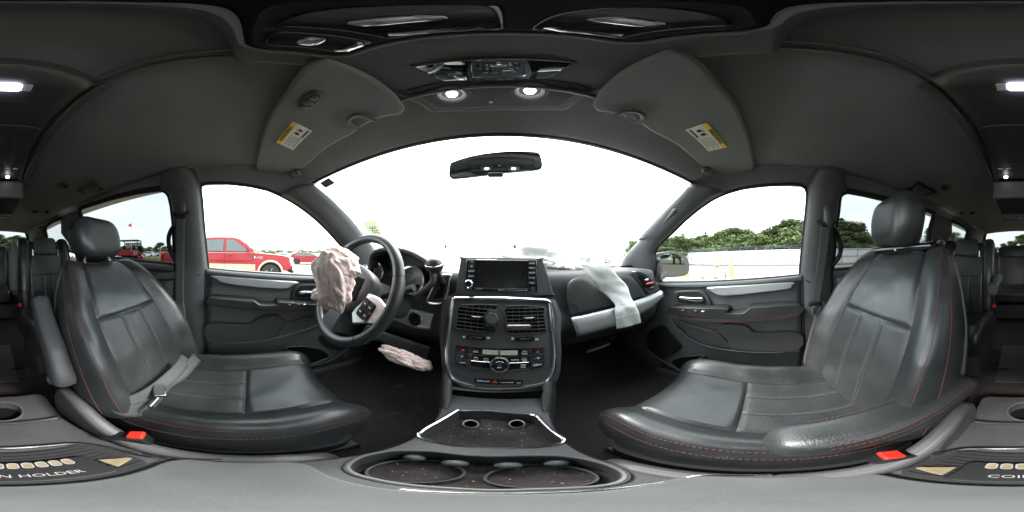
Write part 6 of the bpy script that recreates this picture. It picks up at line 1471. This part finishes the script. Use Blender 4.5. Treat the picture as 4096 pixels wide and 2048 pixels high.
for dz in (.08, -.34):
    MB().tube([V((q.x, q.y, GZ + dz)) + Matrix.Rotation(R(25), 3, 'Z') @ V((a, c, 0)) for a, c in rrect(.52, .66, .08)], .018, 8, True).obj('frame_rail', 'red_plastic', t)
for a, c in ((-1,-1),(1,-1),(1,1),(-1,1)):
    pz = Matrix.Rotation(R(25), 3, 'Z') @ V((a*.25, c*.31, 0)); MB().cyl(V((q.x, q.y, GZ + .08)) + pz, V((q.x, q.y, GZ - .38)) + pz, .018, 8).obj('frame_post', 'red_plastic', t)
MB().box((q.x, q.y, (GZ - .38)/2), (.7, .8, GZ - .38)).obj('pallet', 'tan_plastic', t, bevel=.02)
# white trailer deck beside the passenger door
p = [onZ('T', x, y, .78) for x, y in ((350,335),(640,280),(740,318),(700,335))]
t = thing('trailer', 'low white trailer deck just below the passenger mirror', 'trailer', (p[0].x, p[0].y, 0))
MB().prism(p, V((0, 0, -.10))).obj('deck', 'paint_white', t, bevel=.02)
for i in (0, 1, 2): MB().cyl(p[i] + V((.0, 0, -.1)), V((p[i].x, p[i].y, 0)), .05, 8).obj('leg', 'dark_metal', t)
# white truck behind
q = polar(172.5, 30); t = thing('box_truck', 'white truck cab seen low in the back window', 'truck', q, R(100), local=True)
carbody(t, [(-2.4,.5),(-2.4,1.4),(-.9,1.45),(-.85,2.35),(-.6,2.5),(.5,2.5),(.85,2.4),(1.15,1.6),(1.9,1.45),(2.1,1.2),(2.1,.5)], [[(-.6,1.55),(-.55,2.3),(.0,2.32),(.0,1.55)], [(.08,1.55),(.08,2.32),(.6,2.3),(.95,1.6)]], 2.1, 'paint_white', (-1.5, 1.3), .42, .05)
for s in (-1, 1): MB().box((s*.8, 2.08, .95), (.3, .1, .2)).obj('headlight', 'lamp_clear', t, bevel=.03)
# ---------- trees
def leafcloud(n, fn, size, seed, upv=.35):
    rnd = random.Random(seed); v = []; f = []
    for i in range(n):
        c, sc_ = fn(rnd); d = V((rnd.gauss(0, 1), rnd.gauss(0, 1), rnd.gauss(0, 1) + upv)).normalized(); a = d.orthogonal().normalized(); a = Matrix.Rotation(rnd.uniform(0, 6.28), 3, d) @ a; b_ = d.cross(a); s_ = size*sc_*rnd.uniform(.6, 1.3)
        k = len(v); v += [c + a*s_, c + b_*s_*.55 + d*s_*.15, c - a*s_, c - b_*s_*.55 + d*s_*.15]; f.append((k, k+1, k+2, k+3))
    m = MB(); m.v = v; m.f = f; return m
def tree_proto(kind, seed):
    rnd = random.Random(seed); H = 8.0
    t = thing('tree', 'tree', 'tree', (0, 0, -100), local=True)
    b = MB(); b.tube([V((0, 0, 0)), V((rnd.uniform(-.1, .1), .05, H*.35)), V((rnd.uniform(-.2, .2), .1, H*.9))], [.20, .14, .03], 8); 
    if kind == 'conifer':
        def fn(r):
            z = r.random()**1.25; lay = int(z*13)/13 + r.gauss(0, .012); rad = (1 - lay)**.85*1.9 + .06; a = r.uniform(0, 6.28); rr = rad*math.sqrt(r.random())*(1 + .22*math.sin(a*5 + lay*40 + seed))
            return V((rr*math.cos(a), rr*math.sin(a), 1.0 + lay*(H - 1.0) - rr*.22)), .8
        lc = leafcloud(6500, fn, .15, seed); mt = 'leaf_dark'
    else:
        blobs = []
        for i in range(16):
            a = rnd.uniform(0, 6.28); z = rnd.uniform(.30, .95); rr = (1.9 if kind == 'round' else 1.3)*math.sin(math.pi*min(1, z*.85 + .1))*rnd.uniform(.4, 1.0); blobs.append((V((rr*math.cos(a), rr*math.sin(a), z*H*.95)), rnd.uniform(.65, 1.25)))
            b.tube([V((0, 0, z*H*.5)), V((rr*.5*math.cos(a), rr*.5*math.sin(a), z*H*.75)), blobs[-1][0]], [.07, .05, .02], 5)
        def fn(r):
            c, R_ = r.choice(blobs); d = V((r.gauss(0, 1), r.gauss(0, 1), r.gauss(0, 1))).normalized()*R_*(r.random()**.4); return c + V((d.x, d.y, d.z*.75)), 1.0
        lc = leafcloud(7500, fn, .13, seed); mt = 'leaf_mid' if kind == 'round' else 'leaf_light'
    b.obj('trunk', 'bark', t); lc.obj('crown', mt, t, smooth=False)
    return t
protos = {'conifer': tree_proto('conifer', 3), 'conifer2': tree_proto('conifer', 14), 'round': tree_proto('round', 5), 'round2': tree_proto('round', 21), 'light': tree_proto('light', 9)}
used = set()
def put_tree(kind, az, r, h, lab, w_=1.0):
    loc = polar(az, r, -.1); k = h/8.0; rz = random.uniform(0, 6.28)
    if kind not in used:
        used.add(kind); o = protos[kind]; o.location = loc; o.rotation_euler = (0, 0, rz); o.scale = (k*w_, k*w_, k); o['label'] = lab
    else: o = dup(protos[kind], loc, rz, lab, (k*w_, k*w_, k))
    o['group'] = 'trees around the yard'
nmk = {'conifer': 'dark pointed conifer', 'conifer2': 'dark layered conifer', 'round': 'broad leafy tree', 'round2': 'bushy green tree', 'light': 'light green tree'}
TR = [('conifer',44,42,6.4),('round',47,38,4.6),('conifer2',50.5,40,7.2),('light',53,36,4.8),('conifer',56,38,7.6),('round2',59,34,4.4),('conifer2',62.5,37,7.4),('light',65,33,4.4),('round',68,36,5.2),('conifer',70.5,35,7.4),('round2',74,31,4.6),('light',77,30,5.4),('round',80.5,30,5.8),('round2',84,29,5.2),('light',88,29,4.6),('conifer2',90.5,33,5.6),('round',93,30,5.4),('round2',97,29,7.4),('round',101,28,8.4),('conifer',105,31,8.2),('round',109,30,6.8),('light',112,28,5.2),('conifer2',115,30,8.2),('conifer',118.5,29,8.6),('round',122,30,8.0),('conifer2',126,30,7.8),('light',129,27,4.6),('conifer',133,32,7.6),('round2',138,33,6.6),('conifer',145,40,8.0),('conifer2',149,36,7.6),('round',152.5,36,7.4),('light',155,34,5.0),('round2',157.5,38,6.6),('round',163,44,6.0)]
TR += [('round2',46,34,4.2),('light',49,34,4.0),('round',52,35,4.6),('round2',57.5,34,4.6),('round',61,33,4.8),('light',71.5,31,4.4),('round2',78.5,30,5.0),('light',91,28,4.2),('round2',104,27,6.2),('round2',119,27,5.6),('light',124.5,28,5.2)]
TR = [(k, a, r, h*(1.28 if k in ('round', 'round2', 'light') and a < 96 else 1.0)) for k, a, r, h in TR]
TR.sort(key=lambda q: q[1])
side_ = lambda az: 'past the fence end' if az < 60 else ('above the fence in the passenger window' if az < 107 else ('beyond the passenger headrest' if az < 142 else 'in the passenger side quarter window'))
for kind, az, r, h in TR:
    key = (nmk[kind], side_(az)); cnt[key] = cnt.get(key, 0) + 1
    put_tree(kind, az, r, h, f'{ordw[cnt[key]-1]} {nmk[kind]} from the left {side_(az)}', 2.0 if kind in ('round', 'round2', 'light') else 1.35)
for i, (kind, az, r, h) in enumerate([('round',171,52,4.6),('round2',175,48,4.4),('light',178,46,5.0),('round',181.5,44,6.6),('round2',184.5,42,5.4),('round',187.5,38,5.6),('light',190.5,38,5.2)]):
    put_tree(kind, az, r, h, f'{ordw[i]} tree from the left through the back window', 1.6)
LT = [('conifer',-139.5,95,9.5),('round',-142,110,6),('conifer2',-137,100,8),('round2',-147,100,6),('round',-128,100,5.6),('round2',-125,105,5.2),('round',-121.5,90,7.2),('light',-119.5,110,6),('round2',-117.5,100,6.2),('conifer2',-116,105,6.6),('round',-131,110,5.6),('round2',-134.5,105,5.4),('round',-150,90,6),('conifer',-153,95,7.6),('round2',-160,70,6)]
for i, (kind, az, r, h) in enumerate(sorted(LT, key=lambda q: q[1])):
    cnt['far', nmk[kind]] = cnt.get(('far', nmk[kind]), 0) + 1; put_tree(kind, az, r, h, f'{ordw[cnt["far", nmk[kind]] - 1]} far {nmk[kind]} from the left beyond the driver side sliding window', 1.9)
for k in protos:
    if k not in used: bpy.data.objects.remove(protos[k])
# far hedge line all round
b = leafcloud(9000, lambda r: ((lambda a, d: V((d*math.sin(a), d*math.cos(a), abs(r.gauss(0, 1.7)) + .2)))(r.uniform(-2.9, -1.0), r.uniform(120, 135)), 6.0), .20, 77)
o = b.obj('far_hedge', 'leaf_mid', smooth=False); o['kind'] = 'stuff'; o['label'] = 'low far line of bushes along the horizon'
b = leafcloud(7000, lambda r: ((lambda u_, d: F0 + FT*u_ + FN*d + V((0, 0, abs(r.gauss(0, 1.1)) + .3)))(r.uniform(-16, 56), r.uniform(2, 6)), 1.0), .26, 31)
o = b.obj('undergrowth', 'leaf_light', smooth=False); o['kind'] = 'stuff'; o['label'] = 'light green undergrowth behind the white fence'
b = leafcloud(6000, lambda r: ((lambda a, d: V((d*math.sin(a), d*math.cos(a), r.uniform(0, .25))))(r.uniform(-2.75, -2.05), r.uniform(14, 34)), 1.0), .12, 41, 0)
o = b.obj('grass', 'grass', smooth=False); o['kind'] = 'stuff'; o['label'] = 'dry grass strip at the edge of the lot'
for _o in bpy.data.objects:
    if '_loc' in _o.keys(): del _o['_loc']
